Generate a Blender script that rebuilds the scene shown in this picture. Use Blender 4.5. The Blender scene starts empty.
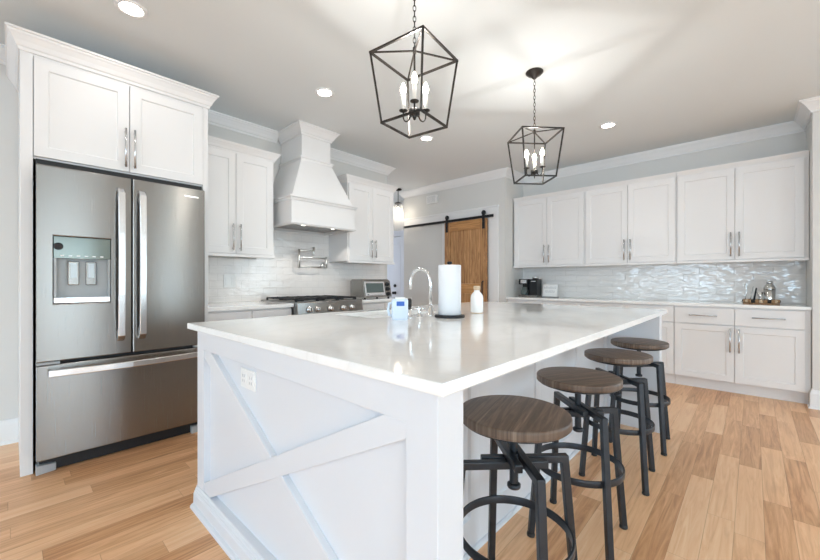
import bpy, bmesh, math, random
from mathutils import Vector, Matrix
PI = math.pi
R = math.radians
random.seed(4)
SC = bpy.context.scene
COL = SC.collection

# ------------------------------------------------------------------ camera
cam_d = bpy.data.cameras.new('camera')
cam = bpy.data.objects.new('camera', cam_d)
COL.objects.link(cam)
cam_d.sensor_width = 36.0
cam_d.lens = 370.0 / 820.0 * 36.0
cam_d.shift_y = 1.0 / 820.0
cam_d.clip_start = 0.02
cam.location = (0, 0, 1.14)
cam.rotation_euler = (R(90), 0, R(42.85 - 90))
SC.camera = cam

# ------------------------------------------------------------------ world, light, exposure
W = bpy.data.worlds.new('world')
SC.world = W
W.use_nodes = True
wn = W.node_tree.nodes
wl = W.node_tree.links
bg = wn['Background']
sky = wn.new('ShaderNodeTexSky')
sky.sky_type = 'NISHITA'
sky.sun_disc = False
sky.sun_elevation = R(50)
wl.new(sky.outputs[0], bg.inputs[0])
bg.inputs[1].default_value = 0.35
SC.view_settings.view_transform = 'Standard'
SC.view_settings.look = 'None'
SC.view_settings.gamma = 1.0
SC.view_settings.exposure = 0.23
try:
    SC.cycles.max_bounces = 10
    SC.cycles.diffuse_bounces = 6
    SC.cycles.sample_clamp_indirect = 6.0
    SC.cycles.caustics_reflective = False
    SC.cycles.caustics_refractive = False
    SC.cycles.use_denoising = True
except Exception:
    pass


def area(name, loc, rot, sx, sy, power, col):
    d = bpy.data.lights.new(name, 'AREA')
    d.shape = 'RECTANGLE'
    d.size = sx
    d.size_y = sy
    d.energy = power
    d.color = col
    o = bpy.data.objects.new(name, d)
    o.location = loc
    o.rotation_euler = rot
    COL.objects.link(o)
    return o


XW, YW = -8.0, -7.0          # rear walls
CEIL = 2.755
# daylight coming through the windows behind the camera: (centre along wall, width, z0, z1)
WIN_X = [(1.35, 1.35, 0.40, 2.30), (3.05, 1.35, 0.40, 2.30), (-2.8, 3.4, 0.40, 2.30)]   # in the wall at XW
WIN_Y = [(3.35, 0.55, 0.20, 2.30), (-3.0, 3.4, 0.40, 2.30), (0.9, 1.2, 0.40, 2.30)]   # in the wall at YW
WIN_R = [(-3.0, 2.4, 0.40, 2.30)]   # in the wall on the right
for c, w, z0, z1 in WIN_X:
    area('window_daylight', (XW - 0.10, c, (z0 + z1) / 2), (0, R(-90), 0), z1 - z0, w, 52 * w, (0.56, 0.78, 1.0))
for c, w, z0, z1 in WIN_Y:
    area('window_daylight', (c, YW - 0.10, (z0 + z1) / 2), (R(90), 0, 0), w, z1 - z0, 46 * w, (0.64, 0.84, 1.0))
for c, w, z0, z1 in WIN_R:
    area('window_daylight', (4.98, c, (z0 + z1) / 2), (0, R(90), 0), z1 - z0, w, 30 * w, (0.66, 0.86, 1.0))

# added fill spot, standing in for a flash bounced off the ceiling behind the camera
fl = bpy.data.lights.new('bounce_fill', 'SPOT')
fl.energy = 800
fl.color = (0.66, 0.845, 1.0)
fl.spot_size = R(120)
fl.spot_blend = 0.6
fl.shadow_soft_size = 0.12
fo = bpy.data.objects.new('bounce_fill', fl)
fo.location = (-2.6, -2.2, 1.30)
fo.rotation_euler = (R(180), 0, 0)
COL.objects.link(fo)

# ------------------------------------------------------------------ materials
M = {}


def mat(name, col=(0.8, 0.8, 0.8), rough=0.5, metal=0.0, noise=0.0, nscale=8.0, stretch=(1, 1, 1), bump=0.0,
        bscale=40.0, spec=0.5, coat=0.0, emit=None, estr=0.0, trans=0.0, ior=1.45, rnoise=0.0):
    m = bpy.data.materials.new(name)
    m.use_nodes = True
    nt = m.node_tree
    b = nt.nodes['Principled BSDF']
    b.inputs['Base Color'].default_value = (*col, 1)
    b.inputs['Roughness'].default_value = rough
    b.inputs['Metallic'].default_value = metal
    b.inputs['Specular IOR Level'].default_value = spec
    b.inputs['Coat Weight'].default_value = coat
    b.inputs['Transmission Weight'].default_value = trans
    b.inputs['IOR'].default_value = ior
    if emit:
        b.inputs['Emission Color'].default_value = (*emit, 1)
        b.inputs['Emission Strength'].default_value = estr
    if noise or bump or rnoise:
        tc = nt.nodes.new('ShaderNodeTexCoord')
        mp = nt.nodes.new('ShaderNodeMapping')
        mp.inputs['Scale'].default_value = stretch
        nt.links.new(tc.outputs['Object'], mp.inputs['Vector'])
        n = nt.nodes.new('ShaderNodeTexNoise')
        n.inputs['Scale'].default_value = nscale
        n.inputs['Detail'].default_value = 5
        nt.links.new(mp.outputs[0], n.inputs['Vector'])
        if noise:
            r = nt.nodes.new('ShaderNodeMix')
            r.data_type = 'RGBA'
            r.inputs[6].default_value = (*[c * (1 - noise) for c in col], 1)
            r.inputs[7].default_value = (*[min(1, c * (1 + noise)) for c in col], 1)
            nt.links.new(n.outputs['Fac'], r.inputs[0])
            nt.links.new(r.outputs[2], b.inputs['Base Color'])
        if rnoise:
            q = nt.nodes.new('ShaderNodeMapRange')
            q.inputs[3].default_value = rough - rnoise
            q.inputs[4].default_value = rough + rnoise
            nt.links.new(n.outputs['Fac'], q.inputs[0])
            nt.links.new(q.outputs[0], b.inputs['Roughness'])
        if bump:
            n2 = nt.nodes.new('ShaderNodeTexNoise')
            n2.inputs['Scale'].default_value = bscale
            n2.inputs['Detail'].default_value = 3
            nt.links.new(mp.outputs[0], n2.inputs['Vector'])
            bp = nt.nodes.new('ShaderNodeBump')
            bp.inputs['Strength'].default_value = bump
            bp.inputs['Distance'].default_value = 0.004
            nt.links.new(n2.outputs['Fac'], bp.inputs['Height'])
            nt.links.new(bp.outputs[0], b.inputs['Normal'])
    M[name] = m
    return m


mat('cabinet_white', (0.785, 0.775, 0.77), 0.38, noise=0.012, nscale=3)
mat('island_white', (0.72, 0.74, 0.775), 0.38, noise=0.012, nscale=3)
mat('trim_white', (0.82, 0.82, 0.82), 0.42, noise=0.01)
mat('wall_paint', (0.69, 0.685, 0.665), 0.75, noise=0.015, nscale=2, bump=0.03, bscale=120)
mat('ceiling_paint', (0.75, 0.785, 0.80), 0.85, noise=0.012, nscale=2)
mat('door_white', (0.72, 0.76, 0.84), 0.45, noise=0.01)
mat('steel', (0.30, 0.287, 0.27), 0.27, 1.0, noise=0.02, nscale=6, stretch=(60, 60, 0.6), rnoise=0.012)
nt, N, L, b = M['steel'].node_tree, M['steel'].node_tree.nodes, M['steel'].node_tree.links, M['steel'].node_tree.nodes['Principled BSDF']
tg = N.new('ShaderNodeTangent')
tg.direction_type = 'RADIAL'
tg.axis = 'Z'
L.new(tg.outputs[0], b.inputs['Tangent'])
b.inputs['Anisotropic'].default_value = 0.9
b.inputs['Anisotropic Rotation'].default_value = 0.25
mat('steel_dark', (0.30, 0.30, 0.295), 0.30, 1.0, noise=0.05, nscale=6)
mat('steel_light', (0.74, 0.745, 0.75), 0.24, 1.0, noise=0.03, nscale=6)
mat('nickel', (0.60, 0.60, 0.61), 0.27, 1.0, noise=0.02)
mat('satin', (0.82, 0.82, 0.80), 0.34, 1.0, noise=0.02)
mat('chrome', (0.85, 0.86, 0.87), 0.07, 1.0, noise=0.01)
mat('black_metal', (0.018, 0.019, 0.022), 0.42, 0.35, noise=0.2, nscale=30)
mat('stool_metal', (0.046, 0.050, 0.057), 0.36, 0.65, noise=0.25, nscale=25)
mat('bronze', (0.045, 0.040, 0.036), 0.40, 0.75, noise=0.25, nscale=25)
mat('black_plastic', (0.010, 0.010, 0.011), 0.45, noise=0.1)
mat('black_rubber', (0.02, 0.02, 0.02), 0.6, noise=0.1)
mat('grey_plastic', (0.40, 0.42, 0.43), 0.45, noise=0.04)
mat('gasket', (0.03, 0.03, 0.032), 0.6, noise=0.1)
mat('glass_dark', (0.10, 0.125, 0.12), 0.06, noise=0.2, nscale=4)
mat('panel_gloss', (0.17, 0.20, 0.175), 0.12, 0.12, noise=0.08, nscale=5)
mat('white_plastic', (0.84, 0.84, 0.83), 0.35, noise=0.01)
mat('jug_plastic', (0.62, 0.70, 0.80), 0.35, noise=0.02)
mat('blue_label', (0.03, 0.11, 0.42), 0.5, noise=0.06, nscale=30)
mat('paper_towel', (0.74, 0.75, 0.77), 0.95, noise=0.012, bump=0.15, bscale=160)
mat('cardboard', (0.42, 0.30, 0.19), 0.9, noise=0.1)
mat('ceramic_white', (0.86, 0.86, 0.85), 0.18, noise=0.01)
mat('cork', (0.60, 0.46, 0.32), 0.8, noise=0.2, nscale=60)
mat('candle_sleeve', (0.88, 0.86, 0.80), 0.5, noise=0.02)
mat('bulb_glow', (1, 0.95, 0.85), 0.3, emit=(1.0, 0.90, 0.74), estr=16)
mat('downlight_glow', (1, 1, 1), 0.3, emit=(1.0, 0.95, 0.88), estr=14)
mat('hood_light_glow', (1, 1, 1), 0.3, emit=(1.0, 0.94, 0.84), estr=6)
mat('clear_glass', (0.97, 0.98, 0.98), 0.02, trans=1.0, ior=1.2)
M['clear_glass'].node_tree.nodes['Principled BSDF'].inputs['Alpha'].default_value = 0.14
M['clear_glass'].node_tree.nodes['Principled BSDF'].inputs['Transmission Weight'].default_value = 0.0
mat('ink_grey', (0.38, 0.40, 0.43), 0.6)
mat('bar_steel', (0.62, 0.63, 0.62), 0.16, 1.0, noise=0.05)


def nodes_of(m):
    return m.node_tree, m.node_tree.nodes, m.node_tree.links, m.node_tree.nodes['Principled BSDF']


def math_node(nt, op, a, b=None, c=None):
    n = nt.nodes.new('ShaderNodeMath')
    n.operation = op
    for i, v in enumerate((a, b, c)):
        if v is None:
            continue
        if isinstance(v, (int, float)):
            n.inputs[i].default_value = v
        else:
            nt.links.new(v, n.inputs[i])
    return n.outputs[0]


def ramp(nt, fac, stops):
    r = nt.nodes.new('ShaderNodeValToRGB')
    while len(r.color_ramp.elements) < len(stops):
        r.color_ramp.elements.new(0.5)
    for e, (p, c) in zip(r.color_ramp.elements, stops):
        e.position = p
        e.color = (*c, 1)
    nt.links.new(fac, r.inputs[0])
    return r.outputs[0]


def planks(name, along, width, length, stops, rough, grain=0.25, gap=0.0022, vert='Y', gapdark=0.45, spec=0.5, knots=True, bumpd=0.0015, contrast=2.2):
    """boards running along one axis, each with a tone of its own, in object space (objects built at the world origin)"""
    m = mat(name, (0.5, 0.4, 0.3), rough, spec=spec)
    nt, N, L, b = nodes_of(m)
    tc = N.new('ShaderNodeTexCoord')
    sp = N.new('ShaderNodeSeparateXYZ')
    L.new(tc.outputs['Object'], sp.inputs[0])
    a = sp.outputs[along]
    c = sp.outputs[vert]
    rowf = math_node(nt, 'DIVIDE', math_node(nt, 'ADD', c, 20.03), width)
    row = math_node(nt, 'FLOOR', rowf)
    wn1 = N.new('ShaderNodeTexWhiteNoise')
    wn1.noise_dimensions = '1D'
    L.new(row, wn1.inputs['W'])
    af = math_node(nt, 'ADD', math_node(nt, 'DIVIDE', math_node(nt, 'ADD', a, 20.0), length),
                   math_node(nt, 'MULTIPLY', wn1.outputs['Value'], 7.3))
    colm = math_node(nt, 'FLOOR', af)
    cmb = N.new('ShaderNodeCombineXYZ')
    L.new(row, cmb.inputs[0])
    L.new(colm, cmb.inputs[1])
    wn2 = N.new('ShaderNodeTexWhiteNoise')
    wn2.noise_dimensions = '2D'
    L.new(cmb.outputs[0], wn2.inputs['Vector'])
    tone = wn2.outputs['Value']
    # grain: noise stretched along the board, shifted per board
    cv = N.new('ShaderNodeCombineXYZ')
    L.new(math_node(nt, 'MULTIPLY', a, 2.2), cv.inputs[0])
    L.new(math_node(nt, 'MULTIPLY', c, 34.0), cv.inputs[1])
    L.new(math_node(nt, 'MULTIPLY', tone, 57.0), cv.inputs[2])
    ns = N.new('ShaderNodeTexNoise')
    ns.inputs['Scale'].default_value = 1.0
    ns.inputs['Detail'].default_value = 6
    ns.inputs['Roughness'].default_value = 0.62
    ns.inputs['Distortion'].default_value = 1.3
    L.new(cv.outputs[0], ns.inputs['Vector'])
    gc = N.new('ShaderNodeMapRange')
    gc.inputs[1].default_value = 0.5 - 0.5 / contrast
    gc.inputs[2].default_value = 0.5 + 0.5 / contrast
    L.new(ns.outputs['Fac'], gc.inputs[0])
    fac = math_node(nt, 'ADD', math_node(nt, 'MULTIPLY', tone, 1 - grain), math_node(nt, 'MULTIPLY', gc.outputs[0], grain))
    colr = ramp(nt, fac, stops)
    # dark knots / mineral streaks
    if knots:
        cv2 = N.new('ShaderNodeCombineXYZ')
        L.new(math_node(nt, 'MULTIPLY', a, 1.6), cv2.inputs[0])
        L.new(math_node(nt, 'MULTIPLY', c, 9.0), cv2.inputs[1])
        L.new(math_node(nt, 'MULTIPLY', tone, 31.0), cv2.inputs[2])
        n3 = N.new('ShaderNodeTexNoise')
        n3.inputs['Scale'].default_value = 1.6
        n3.inputs['Detail'].default_value = 4
        L.new(cv2.outputs[0], n3.inputs['Vector'])
        kn = N.new('ShaderNodeMapRange')
        kn.inputs[1].default_value = 0.64
        kn.inputs[2].default_value = 0.80
        kn.inputs[4].default_value = 0.55
        L.new(n3.outputs['Fac'], kn.inputs[0])
        mk = N.new('ShaderNodeMix')
        mk.data_type = 'RGBA'
        mk.blend_type = 'MULTIPLY'
        L.new(kn.outputs[0], mk.inputs[0])
        L.new(colr, mk.inputs[6])
        mk.inputs[7].default_value = (0.62, 0.50, 0.40, 1)
        colr = mk.outputs[2]
    fr = math_node(nt, 'FRACT', rowf)
    d1 = math_node(nt, 'MULTIPLY', math_node(nt, 'MINIMUM', fr, math_node(nt, 'SUBTRACT', 1.0, fr)), width)
    fa = math_node(nt, 'FRACT', af)
    d2 = math_node(nt, 'MULTIPLY', math_node(nt, 'MINIMUM', fa, math_node(nt, 'SUBTRACT', 1.0, fa)), length)
    dd = math_node(nt, 'MINIMUM', d1, d2)
    g = N.new('ShaderNodeMapRange')
    g.inputs[1].default_value = gap * 0.3
    g.inputs[2].default_value = gap
    L.new(dd, g.inputs[0])
    mx = N.new('ShaderNodeMix')
    mx.data_type = 'RGBA'
    mx.blend_type = 'MULTIPLY'
    L.new(math_node(nt, 'SUBTRACT', 1.0, g.outputs[0]), mx.inputs[0])
    L.new(colr, mx.inputs[6])
    mx.inputs[7].default_value = (gapdark, gapdark * 0.9, gapdark * 0.8, 1)
    L.new(mx.outputs[2], b.inputs['Base Color'])
    bp = N.new('ShaderNodeBump')
    bp.inputs['Strength'].default_value = 0.5
    bp.inputs['Distance'].default_value = bumpd
    L.new(math_node(nt, 'ADD', g.outputs[0], math_node(nt, 'MULTIPLY', ns.outputs['Fac'], 0.15)), bp.inputs['Height'])
    L.new(bp.outputs[0], b.inputs['Normal'])
    rr = N.new('ShaderNodeMapRange')
    rr.inputs[3].default_value = rough - 0.06
    rr.inputs[4].default_value = rough + 0.1
    L.new(ns.outputs['Fac'], rr.inputs[0])
    L.new(rr.outputs[0], b.inputs['Roughness'])
    return m


planks('floor_wood', 'X', 0.102, 0.85,
       [(0.0, (0.33, 0.135, 0.055)), (0.3, (0.61, 0.315, 0.15)), (0.62, (0.82, 0.49, 0.268)), (1.0, (0.93, 0.65, 0.41))], 0.30, grain=0.50, gap=0.0016, gapdark=0.72)
planks('barn_wood', 'Z', 0.098, 30.0,
       [(0.0, (0.13, 0.058, 0.022)), (0.35, (0.34, 0.165, 0.065)), (0.7, (0.55, 0.30, 0.13)), (1.0, (0.72, 0.45, 0.23))], 0.55, grain=0.80, gap=0.003, contrast=2.2)
planks('seat_wood', 'X', 0.10, 9.0,
       [(0.0, (0.045, 0.029, 0.021)), (0.4, (0.125, 0.084, 0.060)), (0.7, (0.21, 0.15, 0.11)), (1.0, (0.35, 0.265, 0.20))], 0.40, grain=0.9, gap=0.0008, gapdark=0.7, knots=False)
planks('tray_wood', 'Y', 0.04, 0.5,
       [(0.0, (0.16, 0.08, 0.035)), (0.5, (0.34, 0.19, 0.09)), (1.0, (0.50, 0.31, 0.16))], 0.5, grain=0.6, vert='X')


def tile_mat(name, tw, thh, wave, axis, col, rough, ns=9.0):
    m = mat(name, col, rough, spec=0.8)
    nt, N, L, b = nodes_of(m)
    tc = N.new('ShaderNodeTexCoord')
    sp = N.new('ShaderNodeSeparateXYZ')
    L.new(tc.outputs['Object'], sp.inputs[0])
    cb = N.new('ShaderNodeCombineXYZ')
    L.new(sp.outputs[axis], cb.inputs[0])
    L.new(sp.outputs['Z'], cb.inputs[1])
    br = N.new('ShaderNodeTexBrick')
    br.inputs['Scale'].default_value = 1.0
    br.inputs['Brick Width'].default_value = tw
    br.inputs['Row Height'].default_value = thh
    br.inputs['Mortar Size'].default_value = 0.0016
    br.inputs['Mortar Smooth'].default_value = 0.3
    br.inputs['Color1'].default_value = (*col, 1)
    br.inputs['Color2'].default_value = (*[c * 0.965 for c in col], 1)
    br.inputs['Mortar'].default_value = (*[c * 0.86 for c in col], 1)
    L.new(cb.outputs[0], br.inputs['Vector'])
    L.new(br.outputs['Color'], b.inputs['Base Color'])
    mp = N.new('ShaderNodeMapping')
    mp.inputs['Scale'].default_value = (1.0, 2.2, 1)
    L.new(cb.outputs[0], mp.inputs[0])
    n = N.new('ShaderNodeTexNoise')
    n.inputs['Scale'].default_value = ns
    n.inputs['Detail'].default_value = 1.5
    L.new(mp.outputs[0], n.inputs['Vector'])
    bp = N.new('ShaderNodeBump')
    bp.inputs['Strength'].default_value = 1.0
    bp.inputs['Distance'].default_value = wave
    h = math_node(nt, 'SUBTRACT', n.outputs['Fac'], math_node(nt, 'MULTIPLY', br.outputs['Fac'], 0.25))
    L.new(h, bp.inputs['Height'])
    L.new(bp.outputs[0], b.inputs['Normal'])
    return m


tile_mat('tile_wavy', 0.305, 0.076, 0.0075, 'Y', (0.79, 0.775, 0.755), 0.03, 10.0)
tile_mat('tile_white', 0.152, 0.076, 0.004, 'X', (0.83, 0.80, 0.775), 0.14)

# polished white quartz with faint veins
mq = mat('quartz', (0.80, 0.80, 0.79), 0.07, spec=0.8)
nt, N, L, b = nodes_of(mq)
tc = N.new('ShaderNodeTexCoord')
n = N.new('ShaderNodeTexNoise')
n.inputs['Scale'].default_value = 1.7
n.inputs['Detail'].default_value = 7
n.inputs['Distortion'].default_value = 2.2
L.new(tc.outputs['Object'], n.inputs['Vector'])
v = math_node(nt, 'ABSOLUTE', math_node(nt, 'SUBTRACT', n.outputs['Fac'], 0.5))
L.new(ramp(nt, v, [(0.0, (0.87, 0.87, 0.86)), (0.02, (0.90, 0.90, 0.89)), (0.10, (0.92, 0.92, 0.91)), (1.0, (0.93, 0.93, 0.92))]), b.inputs['Base Color'])

# ------------------------------------------------------------------ mesh helpers
LOC = {}


class MB:
    """collects shapes in world coordinates; build() links them as one mesh object with its origin in the middle of its box"""

    def __init__(self):
        self.v = []
        self.f = []
        self.sm = []

    def add(self, vs, fs, smooth=False):
        o = len(self.v)
        self.v += [Vector(p) for p in vs]
        self.f += [[i + o for i in f] for f in fs]
        self.sm += [smooth] * len(fs)
        return self

    def box(self, x0, x1, y0, y1, z0, z1):
        x0, x1 = sorted((x0, x1))
        y0, y1 = sorted((y0, y1))
        z0, z1 = sorted((z0, z1))
        vs = [(x0, y0, z0), (x1, y0, z0), (x1, y1, z0), (x0, y1, z0), (x0, y0, z1), (x1, y0, z1), (x1, y1, z1), (x0, y1, z1)]
        return self.add(vs, [(0, 3, 2, 1), (4, 5, 6, 7), (0, 1, 5, 4), (1, 2, 6, 5), (2, 3, 7, 6), (3, 0, 4, 7)])

    def loops(self, loops, cap0=True, cap1=True, smooth=False):
        n = len(loops[0])
        vs = [p for l in loops for p in l]
        fs = []
        for k in range(len(loops) - 1):
            for i in range(n):
                j = (i + 1) % n
                fs.append((k * n + i, k * n + j, (k + 1) * n + j, (k + 1) * n + i))
        self.add(vs, fs, smooth)
        o = len(self.v) - len(vs)
        if cap0:
            self.f.append([o + i for i in reversed(range(n))])
            self.sm.append(False)
        if cap1:
            self.f.append([o + (len(loops) - 1) * n + i for i in range(n)])
            self.sm.append(False)
        return self

    def tube(self, pts, r, seg=10, smooth=True, closed=False):
        pts = [Vector(p) for p in pts]
        rs = r if isinstance(r, (list, tuple)) else [r] * len(pts)
        n = len(pts)
        loops = []
        up = None
        for i, p in enumerate(pts):
            if closed:
                t = (pts[(i + 1) % n] - pts[i - 1]).normalized()
            else:
                t = (pts[min(i + 1, n - 1)] - pts[max(i - 1, 0)]).normalized()
            if up is None:
                up = Vector((0, 0, 1)) if abs(t.z) < 0.9 else Vector((1, 0, 0))
            a = t.cross(up)
            if a.length < 1e-5:
                a = t.orthogonal()
            a.normalize()
            up = a.cross(t).normalized()
            loops.append([p + (a * math.cos(2 * PI * k / seg) + up * math.sin(2 * PI * k / seg)) * rs[i] for k in range(seg)])
        if closed:
            loops.append(loops[0])
            return self.loops(loops, False, False, smooth)
        return self.loops(loops, True, True, smooth)

    def cyl(self, p0, p1, r, seg=16, r2=None):
        return self.tube([p0, p1], [r, r if r2 is None else r2], seg)

    def lathe(self, prof, c, axis='Z', seg=28, smooth=True, cap0=True, cap1=True):
        c = Vector(c)
        loops = []
        for r, h in prof:
            l = []
            for k in range(seg):
                a = 2 * PI * k / seg
                x, y = r * math.cos(a), r * math.sin(a)
                l.append(c + {'Z': Vector((x, y, h)), 'Y': Vector((x, h, -y)), 'X': Vector((h, x, y))}[axis])
            loops.append(l)
        return self.loops(loops, cap0, cap1, smooth)

    def sweep(self, prof, path, closed=False):
        """profile points (out, up) carried along a path of XY points; out is to the right of travel"""
        P = [Vector((p[0], p[1])) for p in path]
        n = len(P)
        loops = []
        for i in range(n):
            d0 = (P[i] - P[i - 1]).normalized() if (i > 0 or closed) else None
            d1 = (P[(i + 1) % n] - P[i]).normalized() if (i < n - 1 or closed) else None
            if d0 is None:
                d0 = d1
            if d1 is None:
                d1 = d0
            n0 = Vector((d0.y, -d0.x))
            n1 = Vector((d1.y, -d1.x))
            m = n0 + n1
            m = m / max(1e-6, m.dot(n0))
            loops.append([Vector((P[i].x + m.x * o, P[i].y + m.y * o, u)) for o, u in prof])
        if closed:
            loops.append(loops[0])
        return self.loops(loops, not closed, not closed)

    def bar(self, pts, side, ws, wo):
        """rectangular bar along a planar path, mitred at the bends; side = the constant direction across the plane"""
        pts = [Vector(p) for p in pts]
        side = Vector(side).normalized()
        loops = []
        n = len(pts)
        for i in range(n):
            d0 = (pts[i] - pts[i - 1]).normalized() if i > 0 else None
            d1 = (pts[i + 1] - pts[i]).normalized() if i < n - 1 else None
            d0 = d0 or d1
            d1 = d1 or d0
            n0 = d0.cross(side).normalized()
            n1 = d1.cross(side).normalized()
            m = n0 + n1
            m = m / max(1e-6, m.dot(n0))
            h = m * wo / 2
            s = side * ws / 2
            loops.append([pts[i] + h + s, pts[i] - h + s, pts[i] - h - s, pts[i] + h - s])
        return self.loops(loops)

    def build(self, name, material, parent=None, bevel=0.0, seg=2, origin=None, world=False):
        lo = Vector([min(p[i] for p in self.v) for i in range(3)])
        hi = Vector([max(p[i] for p in self.v) for i in range(3)])
        c = (lo + hi) / 2
        if origin is not None:
            c = Vector(origin)
        if world:
            c = Vector((0, 0, 0))
        me = bpy.data.meshes.new(name)
        me.from_pydata([p - c for p in self.v], [], self.f)
        me.materials.append(M[material] if isinstance(material, str) else material)
        bm = bmesh.new()
        bm.from_mesh(me)
        bmesh.ops.recalc_face_normals(bm, faces=bm.faces)
        bm.to_mesh(me)
        bm.free()
        for p, s in zip(me.polygons, self.sm):
            p.use_smooth = s
        o = bpy.data.objects.new(name, me)
        COL.objects.link(o)
        pl = LOC[parent.name] if parent else Vector((0, 0, 0))
        o.location = c - pl
        LOC[o.name] = c
        if parent:
            o.parent = parent
        if bevel:
            bv = o.modifiers.new('bevel', 'BEVEL')
            bv.width = bevel
            bv.segments = seg
            bv.limit_method = 'ANGLE'
            bv.angle_limit = R(40)
        return o


def B(*a):
    return MB().box(*a)


def tag(o, label=None, cat=None, group=None, kind=None):
    if label:
        o['label'] = label
    if cat:
        o['category'] = cat
    if group:
        o['group'] = group
    if kind:
        o['kind'] = kind
    return o


def thing(name, loc, label, cat, group=None):
    o = bpy.data.objects.new(name, None)
    o.empty_display_size = 0.1
    o.location = loc
    COL.objects.link(o)
    LOC[o.name] = Vector(loc)
    return tag(o, label, cat, group)


def struct(o):
    o['kind'] = 'structure'
    return o


def copy_tree(o, parent=None):
    c = o.copy()
    COL.objects.link(c)
    if parent:
        c.parent = parent
    for ch in list(o.children):
        copy_tree(ch, c)
    return c


def fr(facing, a, d, z):
    """point on a cabinet front: a along it, d depth into the wall from the front plane (already absolute), z up"""
    return (a, d, z) if facing == 'Y' else (d, a, z)


def ring(facing, a0, a1, z0, z1, d):
    return [fr(facing, a0, d, z0), fr(facing, a1, d, z0), fr(facing, a1, d, z1), fr(facing, a0, d, z1)]


def shaker(facing, a0, a1, z0, z1, front, thick=0.02, stile=0.062, rec=0.008):
    """a framed door: outer slab with a recessed flat panel"""
    m = MB()
    s = stile
    m.loops([ring(facing, a0, a1, z0, z1, front + thick), ring(facing, a0, a1, z0, z1, front),
             ring(facing, a0 + s, a1 - s, z0 + s, z1 - s, front),
             ring(facing, a0 + s + 0.004, a1 - s - 0.004, z0 + s + 0.004, z1 - s - 0.004, front + rec)])
    return m


def fbox(facing, a0, a1, d0, d1, z0, z1, m=None):
    m = m or MB()
    return m.box(a0, a1, d0, d1, z0, z1) if facing == 'Y' else m.box(d0, d1, a0, a1, z0, z1)


def pull(facing, a, z0, z1, front, parent, horiz=False, r=0.0065):
    """bar pull: vertical at a from z0 to z1, or horizontal with a=(a0,a1) at z0"""
    m = MB()
    d = front - 0.030
    if horiz:
        a0, a1 = a
        m.cyl(fr(facing, a0, d, z0), fr(facing, a1, d, z0), r, 10)
        for q in (a0 + 0.02, a1 - 0.02):
            m.cyl(fr(facing, q, d, z0), fr(facing, q, front + 0.001, z0), r * 0.75, 8)
    else:
        m.cyl(fr(facing, a, d, z0), fr(facing, a, d, z1), r, 10)
        for q in (z0 + 0.02, z1 - 0.02):
            m.cyl(fr(facing, a, d, q), fr(facing, a, front + 0.001, q), r * 0.75, 8)
    return m.build('handle', 'nickel', parent)


CROWN = [(0, -0.105), (0.012, -0.105), (0.016, -0.088), (0.026, -0.082), (0.040, -0.058), (0.062, -0.032), (0.072, -0.024),
         (0.076, -0.014), (0.088, -0.012), (0.088, 0.0), (0, 0.0)]


def crown_prof(h, p, z):
    return [(o / 0.088 * p, z + u / 0.105 * h) for o, u in CROWN]


BASE = [(0, 0), (0.028, 0), (0.028, 0.006), (0.024, 0.014), (0.016, 0.018), (0.015, 0.135), (0.011, 0.150), (0.006, 0.165), (0, 0.168)]

# ------------------------------------------------------------------ room shell
YK = 3.84      # kitchen wall behind the range
XB = 4.88      # wall with the barn door
XA = 5.45      # back of the alcove
YR = -0.39     # right side of the alcove
YL = 2.64      # left side of the alcove
struct(B(XW - 0.3, 6.2, YW - 0.3, 6.4, -0.10, 0.0).build('floor', 'floor_wood', world=True))
struct(B(XW - 0.3, 6.2, YW - 0.3, 6.4, CEIL, CEIL + 0.12).build('ceiling', 'ceiling_paint'))
struct(B(XW, 3.66, YK, YK + 0.12, 0, CEIL).build('wall_kitchen', 'wall_paint'))
w = MB()
w.box(XB, XB + 0.12, YL, 2.915, 0, CEIL)
w.box(XB, XB + 0.12, 2.915, 3.66, 2.05, CEIL)
w.box(XB, XB + 0.12, 3.66, 4.68, 0, CEIL)
struct(w.build('wall_pantry', 'wall_paint'))
struct(B(XB + 0.125, XB + 0.17, 2.70, 3.80, 0, 2.4).build('wall_pantry_inner', 'wall_paint'))
struct(B(XA, XA + 0.12, YR - 0.3, YL + 0.12, 0, CEIL).build('wall_alcove', 'wall_paint'))
struct(B(XB + 0.12, XA, YL, YL + 0.06, 0, CEIL).build('wall_alcove_left', 'wall_paint'))
struct(B(XB, XA, YR - 0.3, YR, 0, CEIL).build('wall_alcove_right', 'wall_paint'))
# hallway behind the kitchen
struct(B(XB + 0.12, 5.35, 4.56, 4.68, 0, CEIL).build('wall_hall_right', 'wall_paint'))
struct(B(5.35, 5.47, 4.56, 6.2, 0, CEIL).build('wall_hall_end', 'wall_paint'))
struct(B(2.9, 5.47, 6.2, 6.32, 0, CEIL).build('wall_hall_left', 'wall_paint'))
struct(B(2.78, 2.9, YK + 0.12, 6.32, 0, CEIL).build('wall_hall_back', 'wall_paint'))


def wall_with_windows(name, facing, pos, a0, a1, wins, d0, d1):
    m = MB()
    cuts = sorted((c - w / 2, c + w / 2, z0, z1) for c, w, z0, z1 in wins)
    a = a0
    for c0, c1, z0, z1 in cuts:
        fbox(facing, a, c0, d0, d1, 0, CEIL, m)
        fbox(facing, c0, c1, d0, d1, 0, z0, m)
        fbox(facing, c0, c1, d0, d1, z1, CEIL, m)
        a = c1
    fbox(facing, a, a1, d0, d1, 0, CEIL, m)
    return struct(m.build(name, 'wall_paint'))


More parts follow.
